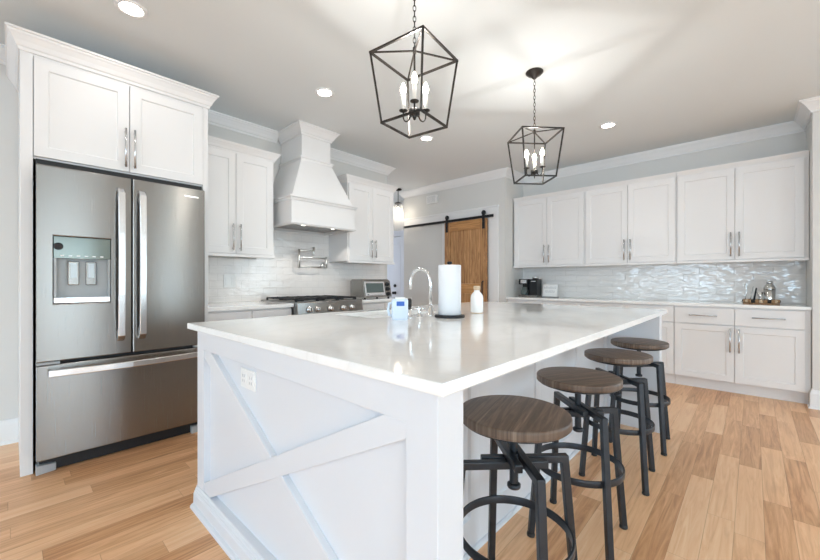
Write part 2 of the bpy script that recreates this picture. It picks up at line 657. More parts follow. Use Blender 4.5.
wall_with_windows('wall_rear_left', 'X', XW, YW, YK + 0.12, WIN_X, XW - 0.08, XW)
wall_with_windows('wall_rear_right', 'Y', YW, XW, XB + 0.12, WIN_Y, YW - 0.08, YW)
wall_with_windows('wall_right', 'X', XB, YW, YR - 0.3, WIN_R, XB, XB + 0.12)
k = 0
for facing, wins, pos in (('X', WIN_X, XW), ('Y', WIN_Y, YW), ('X', WIN_R, XB - 0.022)):
    for c, ww, z0, z1 in wins:
        k += 1
        m = MB()
        for a0, a1, q0, q1 in ((c - ww / 2 - 0.09, c - ww / 2, z0 - 0.09, z1 + 0.11), (c + ww / 2, c + ww / 2 + 0.09, z0 - 0.09, z1 + 0.11),
                               (c - ww / 2, c + ww / 2, z1, z1 + 0.11), (c - ww / 2, c + ww / 2, z0 - 0.09, z0)):
            fbox(facing, a0, a1, pos, pos + 0.022, q0, q1, m)
        fbox(facing, c - 0.02, c + 0.02, pos - 0.02, pos + 0.02, z0, z1, m)
        fbox(facing, c - ww / 2, c + ww / 2, pos - 0.02, pos + 0.02, (z0 + z1) / 2 - 0.02, (z0 + z1) / 2 + 0.02, m)
        struct(m.build('window_%d' % k, 'trim_white'))

# crown and base trim
XC0 = 0.035
struct(MB().sweep(crown_prof(0.105, 0.088, CEIL), [(XW, YK), (1.98, YK)]).build('trim_1', 'trim_white'))
struct(MB().sweep(crown_prof(0.105, 0.088, CEIL), [(2.40, YK), (3.66, YK), (3.66, YK + 0.12)]).build('trim_2', 'trim_white'))
struct(MB().sweep(crown_prof(0.105, 0.088, CEIL), [(5.35, 4.68), (XB, 4.68), (XB, YL), (XA, YL), (XA, YR), (XB, YR), (XB, YW)]).build('trim_3', 'trim_white'))
struct(MB().sweep(BASE, [(XW, YK), (XC0, YK)]).build('baseboard_left', 'trim_white'))
struct(MB().sweep(BASE, [(XB, 4.68), (XB, 3.80)]).build('baseboard_pantry', 'trim_white'))
struct(MB().sweep(BASE, [(4.96, YR), (XB, YR), (XB, YW)]).build('baseboard_right', 'trim_white'))
# casing around the pantry opening and the board carrying the barn rail
m = B(XB - 0.022, XB, 2.745, 2.912, 0, 2.11)
m.box(XB - 0.022, XB, 3.66, 3.78, 0, 2.11)
m.box(XB - 0.026, XB, 2.745, 4.66, 2.11, 2.235)
m.box(XB - 0.036, XB, 2.735, 4.67, 2.235, 2.26)
struct(m.build('trim_4', 'trim_white', bevel=0.003))
# hall door
d = struct(shaker('X', 5.19, 6.03, 0.01, 2.03, 5.31, 0.04, 0.12, 0.012).build('door_1', 'door_white', bevel=0.003))
m = MB().lathe([(0.0, 0), (0.030, 0), (0.032, -0.006), (0.013, -0.012), (0.012, -0.04), (0.026, -0.05), (0.029, -0.065), (0.018, -0.08), (0.0, -0.082)], (5.31, 5.335, 0.90), 'X', 16)
m.build('knob', 'black_metal', d)
MB().lathe([(0.0, 0), (0.031, 0), (0.033, -0.008), (0.028, -0.022), (0.0, -0.024)], (5.31, 5.335, 1.045), 'X', 16).build('deadbolt', 'black_metal', d)
m = B(5.31, 5.35, 5.08, 5.185, 0, 2.04)
m.box(5.31, 5.35, 6.035, 6.14, 0, 2.04)
m.box(5.305, 5.35, 5.08, 6.14, 2.04, 2.16)
struct(m.build('trim_5', 'door_white'))
# tiled backsplashes
m = B(1.05, 3.60, YK - 0.012, YK, 0.93, 1.37)
m.box(1.75, 2.66, YK - 0.012, YK, 1.37, 1.75)
struct(m.build('wall_backsplash_left', 'tile_white', world=True))
struct(B(XA - 0.012, XA, YR + 0.001, YL - 0.001, 0.905, 1.345).build('wall_backsplash_right', 'tile_wavy', world=True))

# ------------------------------------------------------------------ refrigerator
F = thing('refrigerator', (0.55, 3.45, 0), 'stainless steel french door refrigerator with ice and water dispenser', 'refrigerator')
B(0.105, 0.99, 3.117, 3.80, 0.05, 1.80).build('body', 'steel_dark', F, 0.004)
B(0.10, 0.996, 3.10, 3.116, 0.09, 1.818).build('gasket', 'gasket', F)
B(0.112, 0.985, 3.10, 3.16, 0.004, 0.07).build('toe_grille', 'black_plastic', F)
for x0, x1 in ((0.098, 0.185), (0.915, 0.995)):
    MB().loops([[(x0, 3.065, 0), (x1, 3.085, 0), (x1, 3.13, 0), (x0, 3.13, 0)],
                [(x0, 3.065, 0.055), (x1, 3.085, 0.045), (x1, 3.13, 0.045), (x0, 3.13, 0.055)]]).build('foot', 'grey_plastic', F, 0.004)
dz0, dz1 = 0.662, 1.824
fy = 3.045
B(0.098, 0.998, 3.114, 3.40, 1.8205, 1.8665).build('gap_shade', 'black_plastic', F)  # black filler standing in for the shade in the gap above the doors
# left door with the dispenser pocket
m = MB()
m.loops([ring('Y', 0.098, 0.546, dz0, dz1, 3.10), ring('Y', 0.098, 0.546, dz0, dz1, fy),
         ring('Y', 0.168, 0.440, 1.003, 1.410, fy), ring('Y', 0.170, 0.438, 1.005, 1.408, fy + 0.008)], cap1=False)
m.loops([ring('Y', 0.170, 0.438, 1.005, 1.408, fy + 0.008), ring('Y', 0.170, 0.438, 1.005, 1.408, 3.098)], cap0=False)
ld = m.build('door', 'steel', F, 0.006, 3)
dsp = B(0.172, 0.436, fy + 0.002, fy + 0.03, 1.278, 1.406).build('dispenser_panel', 'panel_gloss', ld)
MB().lathe([(0, 0), (0.022, 0), (0.022, -0.004), (0.018, -0.006), (0, -0.006)], (0.192, fy + 0.002, 1.348), 'Y', 18).build('dial', 'black_plastic', ld)
m = B(0.172, 0.436, fy + 0.045, fy + 0.052, 1.04, 1.278)
m.box(0.172, 0.184, fy + 0.004, fy + 0.05, 1.04, 1.278)
m.box(0.424, 0.436, fy + 0.004, fy + 0.05, 1.04, 1.278)
m.build('dispenser_pocket', 'grey_plastic', ld)
B(0.172, 0.436, fy + 0.001, fy + 0.052, 1.007, 1.040).build('drip_tray', 'steel_light', ld, 0.002)
for xx in (0.262, 0.345):
    m = B(xx - 0.026, xx + 0.026, fy + 0.03, fy + 0.045, 1.115, 1.262)
    m.build('dispenser_lever', 'steel', ld, 0.004)
    B(xx - 0.014, xx + 0.014, fy + 0.025, fy + 0.0305, 1.16, 1.25).build('lever_inset', 'steel_dark', ld)
for k in range(6):
    B(0.20 + k * 0.037, 0.216 + k * 0.037, fy, fy + 0.0025, 1.290, 1.296).build('button', 'white_plastic', ld)
rd = MB().loops([ring('Y', 0.554, 0.998, dz0, dz1, 3.10), ring('Y', 0.554, 0.998, dz0, dz1, fy)]).build('door', 'steel', F, 0.006, 3)
fz = MB().loops([ring('Y', 0.098, 0.998, 0.086, 0.643, 3.10), ring('Y', 0.098, 0.998, 0.086, 0.643, fy)]).build('freezer_drawer', 'steel', F, 0.006, 3)
for p, x0, x1 in ((ld, 0.468, 0.506), (rd, 0.582, 0.620)):
    xc = (x0 + x1) / 2
    pts = [(xc, 3.035, 0.755), (xc, 2.995, 0.790), (xc, 2.985, 1.05), (xc, 2.982, 1.25), (xc, 2.985, 1.45), (xc, 2.995, 1.708), (xc, 3.035, 1.743)]
    m = MB().bar(pts, (1, 0, 0), x1 - x0, 0.018)
    for zz in (0.80, 1.70):
        m.box(xc - 0.012, xc + 0.012, 2.995, fy + 0.001, zz - 0.02, zz + 0.02)
    m.build('handle', 'steel_light', p, 0.004)
pts = []
for i in range(9):
    t = i / 8
    pts.append((0.148 + 0.784 * t, 2.985 - 0.030 * math.sin(PI * t), 0.602))
m = MB().bar(pts, (0, 0, 1), 0.040, 0.018)
for xx in (0.18, 0.90):
    m.box(xx - 0.02, xx + 0.02, 2.98, fy + 0.001, 0.588, 0.616)
m.build('handle', 'steel_light', fz, 0.004)
B(0.862, 0.955, fy - 0.002, fy + 0.001, 1.757, 1.768).build('badge', 'steel_light', rd)
B(0.098, 0.20, 3.05, 3.10, 0.645, 0.660).build('hinge', 'grey_plastic', F, 0.002)
B(0.93, 0.998, 3.05, 3.10, 0.645, 0.660).build('hinge', 'grey_plastic', F, 0.002)

# tall surround with the cabinet over the fridge
T = thing('refrigerator_cabinet', (0.55, 3.5, 0), 'tall white surround and two-door cabinet above the refrigerator', 'cabinet')
m = B(0.035, 0.088, 3.12, YK - 0.003, 0, 2.50)
m.box(1.008, 1.046, 3.12, YK - 0.003, 0, 2.50)
m.build('side_panel', 'cabinet_white', T, 0.002)
B(0.0885, 1.0075, 3.135, YK - 0.003, 1.8675, 2.495).build('body', 'cabinet_white', T)
B(0.0885, 1.0075, 3.122, 3.134, 2.470, 2.50).build('face_frame', 'cabinet_white', T, 0.001)
d0 = shaker('Y', 0.091, 0.547, 1.881, 2.466, 3.112).build('door', 'cabinet_white', T, 0.0015)
d1 = shaker('Y', 0.551, 1.006, 1.881, 2.466, 3.112).build('door', 'cabinet_white', T, 0.0015)
pull('Y', 0.524, 1.905, 2.165, 3.112, d0)
pull('Y', 0.574, 1.905, 2.165, 3.112, d1)
MB().sweep(crown_prof(0.105, 0.060, 2.588), [(0.035, YK - 0.003), (0.035, 3.12), (1.046, 3.12), (1.046, YK - 0.003)]).build('crown_molding', 'cabinet_white', T)
B(0.037, 1.044, 3.122, YK - 0.003, 2.50, 2.588).build('top_board', 'cabinet_white', T)


# ------------------------------------------------------------------ wall cabinets
def wall_cabinet(facing, a0, a1, front, back, z0, z1, split, label, group, pulls, crown=True, ends=(True, True)):
    """a unit: body, two framed doors with bar pulls, rail below, crown above"""
    name = 'wall_cabinet'
    t = thing(name, fr(facing, (a0 + a1) / 2, back, z0), label, 'cabinet', group)
    fbox(facing, a0, a1, front + 0.0205, back, z0 + 0.02, z1 - 0.03).build('body', 'cabinet_white', t, 0.0015)
    fbox(facing, a0, a1, front - 0.008, front + 0.030, z0, z0 + 0.026).build('light_rail', 'cabinet_white', t, 0.003)
    g = 0.002
    e0 = 0.030 if (facing == 'X' and a0 < -0.3) else 0.012
    dd = []
    for b0, b1 in ((a0 + e0, split - g), (split + g, a1 - 0.012)):
        dd.append(shaker(facing, b0, b1, z0 + 0.030, z1 - (0.085 if facing == 'Y' else 0.062), front).build('door', 'cabinet_white', t, 0.0015))
    pull(facing, split - 0.033, pulls[0], pulls[1], front, dd[0])
    pull(facing, split + 0.033, pulls[0], pulls[1], front, dd[1])
    if crown:
        pr = crown_prof(0.080, 0.055, z1) if facing == 'Y' else crown_prof(0.055, 0.034, z1)
        if facing == 'Y':
            pth = [(a0, back), (a0, front + 0.02), (a1, front + 0.02), (a1, back)]
            if not ends[0]:
                pth = pth[1:]
        else:
            pth = [(front + 0.02, a1), (front + 0.02, a0)]
        MB().sweep(pr, pth).build('crown_molding', 'cabinet_white', t)
    return t


wall_cabinet('Y', 1.048, 1.755, 3.44, YK - 0.003, 1.360, 2.385, 1.388, 'white two-door wall cabinet between refrigerator and range hood',
             None, (1.415, 1.655), ends=(False, True))
wall_cabinet('Y', 2.66, 3.405, 3.44, YK - 0.003, 1.355, 2.370, 3.035, 'white two-door wall cabinet right of the range hood above toaster oven',
             None, (1.425, 1.640))
GW = 'wall cabinets in the long row on the right wall'
YC = [2.625, 1.617, 0.635, -0.387]
for i, (lab, sp) in enumerate((('white wall cabinet above the coffee maker, leftmost of the long row', 2.118),
                               ('middle white wall cabinet of the long row, between the other two', 1.122),
                               ('white wall cabinet above the wooden bar tray, rightmost of the long row', 0.139))):
    a1, a0 = YC[i], YC[i + 1]
    wall_cabinet('X', a0 + 0.001, a1 - 0.001, 5.10, XA - 0.002, 1.335, 2.368, sp, lab, GW, (1.395, 1.645), crown=True)


# ------------------------------------------------------------------ base cabinets
def base_cabinet(facing, a0, a1, front, back, ztop, cols, label, group, door_pulls, zdraw=0.690):
    t = thing('base_cabinet', fr(facing, (a0 + a1) / 2, back, 0), label, 'cabinet', group)
    fbox(facing, a0, a1, front + 0.0205, back, 0.115, ztop).build('body', 'cabinet_white', t, 0.0015)
    fbox(facing, a0, a1, front + 0.085, front + 0.10, 0.0, 0.114).build('toe_kick', 'cabinet_white', t)
    for (b0, b1), dp in zip(cols, door_pulls):
        dr = fbox(facing, b0 + 0.002, b1 - 0.002, front, front + 0.02, zdraw + 0.004, ztop - 0.014).build('drawer', 'cabinet_white', t, 0.003)
        mid = (b0 + b1) / 2
        zz = (zdraw + ztop) / 2
        pull(facing, (mid - 0.115, mid + 0.115), zz, zz, front, dr, True)
        do = shaker(facing, b0 + 0.002, b1 - 0.002, 0.120, zdraw - 0.004, front).build('door', 'cabinet_white', t, 0.0015)
        pull(facing, dp, zdraw - 0.265, zdraw - 0.025, front, do)
    return t


GB = 'base cabinets under the long counter on the right wall'
XF = 4.93
for i, (lab, sp) in enumerate((('white base cabinet under the coffee maker, leftmost on the right wall', 2.118),
                               ('middle white base cabinet on the right wall behind the far stool', 1.122),
                               ('white base cabinet under the wooden bar tray, beside the right wall end', 0.137))):
    a1, a0 = YC[i] - 0.001, YC[i + 1] + 0.001
    if i == 0:
        a1 = YL - 0.004
    b0 = a0 + (0.036 if i == 2 else 0.0)
    base_cabinet('X', a0, a1, XF, XA - 0.014, 0.874, [(b0, sp), (sp, a1)], lab, GB, (sp - 0.034, sp + 0.034), 0.688)
base_cabinet('Y', 1.048, 1.418, 3.18, YK - 0.014, 0.895, [(1.05, 1.416)], 'narrow white base cabinet right beside the refrigerator', None, (1.39,), 0.72)
base_cabinet('Y', 1.420, 1.797, 3.18, YK - 0.014, 0.895, [(1.422, 1.795)], 'narrow white base cabinet at the left side of the range', None, (1.45,), 0.72)
base_cabinet('Y', 2.588, 3.40, 3.18, YK - 0.014, 0.895, [(2.59, 2.99), (2.994, 3.398)], 'white base cabinet right of the range under the toaster oven', None, (2.96, 3.02), 0.72)

# countertops on the walls
tag(B(1.048, 1.799, 3.15, YK - 0.013, 0.897, 0.930).build('countertop', 'quartz', None, 0.003), 'short white countertop between the refrigerator and the range', 'countertop')
tag(B(2.586, 3.43, 3.15, YK - 0.013, 0.897, 0.930).build('countertop', 'quartz', None, 0.003), 'white countertop under the toaster oven right of the range', 'countertop')
tag(B(4.905, XA - 0.013, YR + 0.003, YL - 0.002, 0.876, 0.906).build('countertop', 'quartz', None, 0.003), 'long white countertop along the right wall under tile', 'countertop')

# ------------------------------------------------------------------ range hood
H = thing('range_hood', (2.205, 3.5, 1.66), 'white wooden range hood tapering to a chimney above the range', 'range hood')
hx0, hx1, hf, hb = 1.825, 2.592, 3.24, YK - 0.014
hz0, hz1 = 1.690, 1.955


def rect(x0, x1, y0, y1, z):
    return [(x0, y0, z), (x1, y0, z), (x1, y1, z), (x0, y1, z)]


m = MB()
m.loops([rect(hx0 + 0.026, hx1 - 0.026, hf + 0.026, hb - 0.02, hz0 + 0.06), rect(hx0 + 0.024, hx1 - 0.024, hf + 0.024, hb - 0.018, hz0),
         rect(hx0, hx1, hf, hb, hz0), rect(hx0, hx1, hf, hb, hz1), rect(hx0 + 0.03, hx1 - 0.03, hf + 0.03, hb, hz1)], cap0=False)
m.build('canopy', 'cabinet_white', H, 0.002)
B(hx0 + 0.027, hx1 - 0.027, hf + 0.027, hb - 0.021, hz0 + 0.030, hz0 + 0.042).build('filter', 'steel', H)
for xx in (2.03, 2.39):
    MB().lathe([(0, 0), (0.026, 0), (0.026, 0.012), (0, 0.012)], (xx, 3.36, hz0 + 0.017), 'Z', 18).build('lamp', 'hood_light_glow', H)
tr = [(0, -0.030), (0.012, -0.028), (0.018, -0.010), (0.030, -0.004), (0.030, 0.010), (0.006, 0.014), (0, 0.014)]
MB().sweep([(o, hz1 + u) for o, u in tr], [(hx0, hb), (hx0, hf), (hx1, hf), (hx1, hb)]).build('ledge_molding', 'cabinet_white', H)
MB().sweep([(o * 0.5, hz0 + 0.016 + u * 0.5) for o, u in tr], [(hx0, hb), (hx0, hf), (hx1, hf), (hx1, hb)]).build('bottom_molding', 'cabinet_white', H)
cx0, cx1, cf = 2.03, 2.382, 3.40
MB().loops([rect(hx0 + 0.015, hx1 - 0.015, hf + 0.015, hb, hz1 + 0.012), rect(cx0 - 0.003, cx1 + 0.003, cf - 0.003, hb, 2.405)]).build('tapered_body', 'cabinet_white', H, 0.002)
B(cx0, cx1, cf, hb, 2.405, CEIL - 0.004).build('chimney', 'cabinet_white', H, 0.002)
MB().sweep([(o, 2.412 + u) for o, u in tr], [(cx0, hb), (cx0, cf), (cx1, cf), (cx1, hb)]).build('neck_molding', 'cabinet_white', H)
MB().sweep(crown_prof(0.105, 0.075, CEIL - 0.003), [(cx0, hb), (cx0, cf), (cx1, cf), (cx1, hb)]).build('crown_molding', 'cabinet_white', H)

# ------------------------------------------------------------------ range
G = thing('range', (2.19, 3.45, 0), 'stainless steel gas range with front knobs under the white hood', 'range')
rx0, rx1 = 1.803, 2.582
B(rx0, rx1, 3.135, YK - 0.016, 0.10, 0.905).build('body', 'steel_dark', G, 0.003)
B(rx0 + 0.03, rx1 - 0.03, 3.19, 3.70, 0.0, 0.10).build('base', 'black_plastic', G)
MB().loops([[(rx0, 3.085, 0.81), (rx1, 3.085, 0.81), (rx1, 3.134, 0.81), (rx0, 3.134, 0.81)],
            [(rx0, 3.085, 0.83), (rx1, 3.085, 0.83), (rx1, 3.134, 0.83), (rx0, 3.134, 0.83)],
            [(rx0, 3.100, 0.935), (rx1, 3.100, 0.935), (rx1, 3.134, 0.938), (rx0, 3.134, 0.938)]]).build('control_panel', 'steel', G, 0.004)
od = B(rx0 + 0.004, rx1 - 0.004, 3.10, 3.134, 0.27, 0.80).build('oven_door', 'steel', G, 0.004)
B(rx0 + 0.12, rx1 - 0.12, 3.096, 3.101, 0.36, 0.66).build('oven_window', 'glass_dark', od)
pull('Y', (rx0 + 0.06, rx1 - 0.06), 0.755, 0.755, 3.10, od, True, 0.011)
B(rx0 + 0.004, rx1 - 0.004, 3.10, 3.134, 0.115, 0.262).build('warming_drawer', 'steel', G, 0.004)
B(rx0 - 0.002, rx1 + 0.002, 3.12, YK - 0.016, 0.906, 0.940).build('cooktop', 'steel_dark', G, 0.004)
for kx in (1.925, 2.015, 2.165, 2.32, 2.43):
    kb = MB().lathe([(0, 0), (0.029, 0), (0.029, -0.006), (0.023, -0.010), (0.020, -0.034), (0.017, -0.038), (0, -0.038)], (kx, 3.090, 0.868), 'Y', 20).build('knob', 'steel_light', G)
    B(kx - 0.003, kx + 0.003, 3.050, 3.056, 0.852, 0.884).build('pointer', 'black_plastic', kb)
gw = (rx1 - rx0 - 0.05) / 3
for k in range(3):
    g0 = rx0 + 0.025 + k * gw
    m = MB()
    for xx in (g0 + 0.008, g0 + gw / 2, g0 + gw - 0.008):
        m.box(xx - 0.006, xx + 0.006, 3.17, 3.76, 0.957, 0.972)
    for yy in (3.176, 3.31, 3.465, 3.62, 3.754):
        m.box(g0 + 0.002, g0 + gw - 0.002, yy - 0.006, yy + 0.006, 0.955, 0.970)
    for xx in (g0 + 0.008, g0 + gw - 0.008):
        for yy in (3.176, 3.754):
            m.box(xx - 0.008, xx + 0.008, yy - 0.008, yy + 0.008, 0.9405, 0.958)
    m.build('grate', 'black_metal', G, 0.001)
    for yy in (3.31, 3.62):
        MB().lathe([(0, 0), (0.048, 0), (0.045, 0.010), (0.030, 0.012), (0.028, 0.016), (0, 0.016)], (g0 + gw / 2, yy, 0.9405), 'Z', 20).build('burner', 'black_metal', G)

# ------------------------------------------------------------------ toaster oven
t = thing('toaster_oven', (3.0, 3.43, 0.93), 'silver toaster oven standing right of the range', 'toaster oven')
tx0, tx1, ty0, ty1, tz0, tz1 = 2.785, 3.225, 3.30, 3.57, 0.945, 1.160
MB().loops([[(x, ty0, tz0), (x, ty1, tz0), (x, ty1, tz1 - 0.02), (x, ty1 - 0.03, tz1), (x, ty0 + 0.07, tz1), (x, ty0 + 0.035, tz1 - 0.02)] for x in (tx0, tx1)]).build('body', 'steel', t, 0.004)


def slope(x0, x1, s0, s1, off, th):
    """slab lying on the sloping front, s along the slope 0..1"""
    a = Vector((0, ty0, tz0))
    bq = Vector((0, ty0 + 0.035, tz1 - 0.02))
    u = bq - a
    nn = Vector((0, -u.z, u.y)).normalized()
    p0 = a + u * s0
    p1 = a + u * s1
    l0 = [Vector((x, 0, 0)) + p + nn * off for x, p in ((x0, p0), (x1, p0), (x1, p1), (x0, p1))]
    return MB().loops([l0, [q + nn * th for q in l0]])


td = slope(tx0 + 0.012, tx1 - 0.115, 0.10, 0.96, 0.001, 0.010).build('door', 'steel_light', t, 0.002)
slope(tx0 + 0.035, tx1 - 0.138, 0.28, 0.86, 0.011, 0.004).build('door_window', 'glass_dark', td)
q = slope(tx0 + 0.05, tx1 - 0.15, 0.13, 0.21, 0.020, 0.012)
q.build('handle', 'steel_light', td, 0.003)
for k, s in enumerate((0.20, 0.50, 0.80)):
    p = Vector((tx1 - 0.055, ty0 + 0.035 * s - 0.002, tz0 + (tz1 - 0.02 - tz0) * s))
    MB().lathe([(0, 0), (0.026, 0), (0.024, -0.010), (0.017, -0.014), (0.015, -0.030), (0, -0.030)], p, 'Y', 18).build('knob', 'black_plastic', t)
for xx in (tx0 + 0.03, tx1 - 0.03):
    for yy in (ty0 + 0.03, ty1 - 0.03):
        MB().cyl((xx, yy, 0.930), (xx, yy, 0.946), 0.014, 12).build('foot', 'black_rubber', t)

# ------------------------------------------------------------------ pot filler
t = thing('pot_filler', (2.55, YK - 0.013, 1.32), 'chrome folding pot filler tap on the tile above the range', 'tap')
py = 3.755
MB().lathe([(0, 0), (0.030, 0), (0.030, -0.008), (0.018, -0.014), (0, -0.014)], (2.57, YK - 0.0125, 1.325), 'Y', 20).build('wall_flange', 'satin', t)
m = MB().cyl((2.57, YK - 0.02, 1.325), (2.57, py, 1.325), 0.011)
m.cyl((2.57, py, 1.290), (2.57, py, 1.425), 0.013)
m.cyl((2.57, py, 1.410), (2.21, py, 1.410), 0.009)
m.build('inner_arm', 'satin', t)
m = MB().cyl((2.21, py, 1.285), (2.21, py, 1.500), 0.013)
m.cyl((2.21, py, 1.488), (2.40, py, 1.488), 0.009)
m.build('outer_arm', 'satin', t)
m = MB().tube([(2.40, py, 1.535), (2.40, py, 1.47), (2.40, py - 0.01, 1.44)], [0.013, 0.013, 0.010], 12)
m.build('spout', 'satin', t)
MB().cyl((2.21, py, 1.300), (2.50, py, 1.300), 0.009).build('lower_arm', 'satin', t)
MB().cyl((2.50, py, 1.320), (2.475, py - 0.06, 1.322), 0.006).build('valve_lever', 'satin', t)


# ------------------------------------------------------------------ outlets
def outlet(name, facing, a0, a1, z0, z1, pos, label, cat, n=1, horiz=False, sw=False):
    t = thing(name, fr(facing, (a0 + a1) / 2, pos, z0), label, cat)
    fbox(facing, a0, a1, pos - 0.007, pos - 0.0005, z0, z1).build('cover_plate', 'white_plastic', t, 0.002)
    for k in range(n):
        if horiz:
            c = a0 + (a1 - a0) * (k + 0.5) / n
            ww, zz0, zz1 = (a1 - a0) / n * 0.36, z0 + (z1 - z0) * 0.24, z1 - (z1 - z0) * 0.24
        else:
            c = a0 + (a1 - a0) * (k + 0.5) / n
            ww, zz0, zz1 = (a1 - a0) / n * 0.28, z0 + (z1 - z0) * 0.2, z1 - (z1 - z0) * 0.2
        s = fbox(facing, c - ww, c + ww, pos - 0.0095, pos - 0.0065, zz0, zz1).build('switch' if sw else 'socket', 'white_plastic', t, 0.001)
        if not sw:
            mm = MB()
            for dz in (-0.5, 0.5):
                zc = (zz0 + zz1) / 2 + dz * (zz1 - zz0) * 0.5
                for da in (-0.3, 0.3):
                    fbox(facing, c + da * ww - 0.0015, c + da * ww + 0.0015, pos - 0.0101, pos - 0.0093, zc - 0.006, zc + 0.006, mm)
            mm.build('slot', 'ink_grey', s)
    return t


outlet('wall_switch', 'Y', 1.425, 1.540, 1.075, 1.205, YK - 0.012, 'white double switch plate on the tile left of the range', 'switch', 2, sw=True)

# ------------------------------------------------------------------ island
I = thing('kitchen_island', (2.0, 1.3, 0), 'white kitchen island with an X-braced end panel', 'kitchen island')
ix0, ix1, iy0, iy1, ip = 0.645, 3.40, 0.514, 2.075, 0.89
iz = 0.889
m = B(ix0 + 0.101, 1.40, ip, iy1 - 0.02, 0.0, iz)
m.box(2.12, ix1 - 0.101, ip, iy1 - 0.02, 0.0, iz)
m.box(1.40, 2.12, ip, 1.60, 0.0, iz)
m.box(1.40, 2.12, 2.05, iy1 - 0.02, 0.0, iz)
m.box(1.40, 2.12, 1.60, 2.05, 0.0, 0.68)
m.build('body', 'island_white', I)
# near end panel: core, frame, brace
B(ix0 + 0.036, ix0 + 0.10, iy0 + 0.001, iy1, 0.0, iz).build('end_panel_core', 'island_white', I)
m = MB()
rz1, rz0 = 0.800, 0.103
ry0, ry1 = 0.612, 1.985
m.loops([ring('X', iy0, iy1, 0.0, iz, ix0 + 0.0355), ring('X', iy0, iy1, 0.0, iz, ix0), ring('X', ry0, ry1, rz0, rz1, ix0),
         ring('X', ry0, ry1, rz0, rz1, ix0 + 0.0355)], False, False)
m.build('end_frame', 'island_white', I, 0.002)
B(ix0 + 0.029, ix0 + 0.0358, ry0 + 0.0005, ry1 - 0.0005, rz0 + 0.0005, rz1 - 0.0005).build('recessed_panel', 'island_white', I)


def brace(p0, p1, w, x0, x1):
    """board between two points of the YZ plane, ends cut to the frame's opening"""
    a = Vector((p0[0], p0[1]))
    c = Vector((p1[0], p1[1]))
    poly = []
    d = (c - a).normalized()
    nn = Vector((-d.y, d.x)) * w / 2
    quad = [a - d * 0.2 - nn, c + d * 0.2 - nn, c + d * 0.2 + nn, a - d * 0.2 + nn]
    # clip to the opening
    for ax, lim, sgn in ((0, ry0, 1), (0, ry1, -1), (1, rz0, 1), (1, rz1, -1)):
        out = []
        for i in range(len(quad)):
            p, q_ = quad[i], quad[(i + 1) % len(quad)]
            dp, dq = (p[ax] - lim) * sgn, (q_[ax] - lim) * sgn
            if dp >= 0:
                out.append(p)
            if dp * dq < 0:
                out.append(p + (q_ - p) * (dp / (dp - dq)))
        quad = out
    return MB().loops([[(x0, p.x, p.y) for p in quad], [(x1, p.x, p.y) for p in quad]])


brace((ry1, rz1), (ry0, rz0), 0.072, ix0 + 0.004, ix0 + 0.0288).build('brace', 'island_white', I, 0.002)
brace((ry1, rz0), (ry0, rz1), 0.072, ix0 + 0.002, ix0 + 0.0288).build('brace', 'island_white', I, 0.002)
bp = [(0, 0), (0.034, 0), (0.034, 0.008), (0.029, 0.016), (0.019, 0.020), (0.018, 0.068), (0.014, 0.074), (0.014, 0.079), (0.010, 0.083),
      (0.010, 0.089), (0.005, 0.094), (0.003, 0.102), (0, 0.103)]
MB().sweep(bp, [(ix0, iy1), (ix0, iy0), (ix0 + 0.10, iy0)]).build('base_molding', 'island_white', I)
# far end panel
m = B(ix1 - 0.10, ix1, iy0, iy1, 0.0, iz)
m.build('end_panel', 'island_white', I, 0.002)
# stool side: framed panels
m = MB()
n = 4
span = (ix1 - 0.101) - (ix0 + 0.101)
for k in range(n):
    a0 = ix0 + 0.101 + span * k / n
    a1 = ix0 + 0.101 + span * (k + 1) / n
    m.loops([ring('Y', a0, a1, 0.0, iz, ip - 0.0005), ring('Y', a0, a1, 0.0, iz, ip - 0.020), ring('Y', a0 + 0.07, a1 - 0.07, 0.14, iz - 0.08, ip - 0.020),
             ring('Y', a0 + 0.078, a1 - 0.078, 0.148, iz - 0.088, ip - 0.010)])
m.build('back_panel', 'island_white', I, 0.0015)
MB().sweep([(0, 0), (0.016, 0), (0.014, 0.010), (0.006, 0.016), (0, 0.016)], [(ix0 + 0.101, ip - 0.0205), (ix1 - 0.101, ip - 0.0205)]).build('shoe_molding', 'island_white', I)
outlet('power_outlet', 'X', 1.470, 1.605, 0.692, 0.772, ix0 + 0.029, 'white outlet on the X-braced end of the island', 'outlet', 2, True)

# worktop with a hole for the sink
sx0, sx1, sy0, sy1 = 1.46, 2.06, 1.64, 2.03
X = [0.627, sx0, sx1, 3.445]
Y = [0.486, sy0, sy1, 2.175]
zb, zt = 0.890, 0.920
vs = [(x, y, z) for z in (zb, zt) for y in Y for x in X]
idx = lambda i, j, k: k * 16 + j * 4 + i
fs = []
for j in range(3):
    for i in range(3):
        if (i, j) == (1, 1):
            continue
        for k in (0, 1):
            fs.append((idx(i, j, k), idx(i + 1, j, k), idx(i + 1, j + 1, k), idx(i, j + 1, k)))
for i in range(3):
    fs.append((idx(i, 0, 0), idx(i + 1, 0, 0), idx(i + 1, 0, 1), idx(i, 0, 1)))
    fs.append((idx(i, 3, 0), idx(i + 1, 3, 0), idx(i + 1, 3, 1), idx(i, 3, 1)))
    fs.append((idx(0, i, 0), idx(0, i + 1, 0), idx(0, i + 1, 1), idx(0, i, 1)))
    fs.append((idx(3, i, 0), idx(3, i + 1, 0), idx(3, i + 1, 1), idx(3, i, 1)))
fs += [(idx(1, 1, 0), idx(2, 1, 0), idx(2, 1, 1), idx(1, 1, 1)), (idx(1, 2, 0), idx(2, 2, 0), idx(2, 2, 1), idx(1, 2, 1)),
       (idx(1, 1, 0), idx(1, 2, 0), idx(1, 2, 1), idx(1, 1, 1)), (idx(2, 1, 0), idx(2, 2, 0), idx(2, 2, 1), idx(2, 1, 1))]
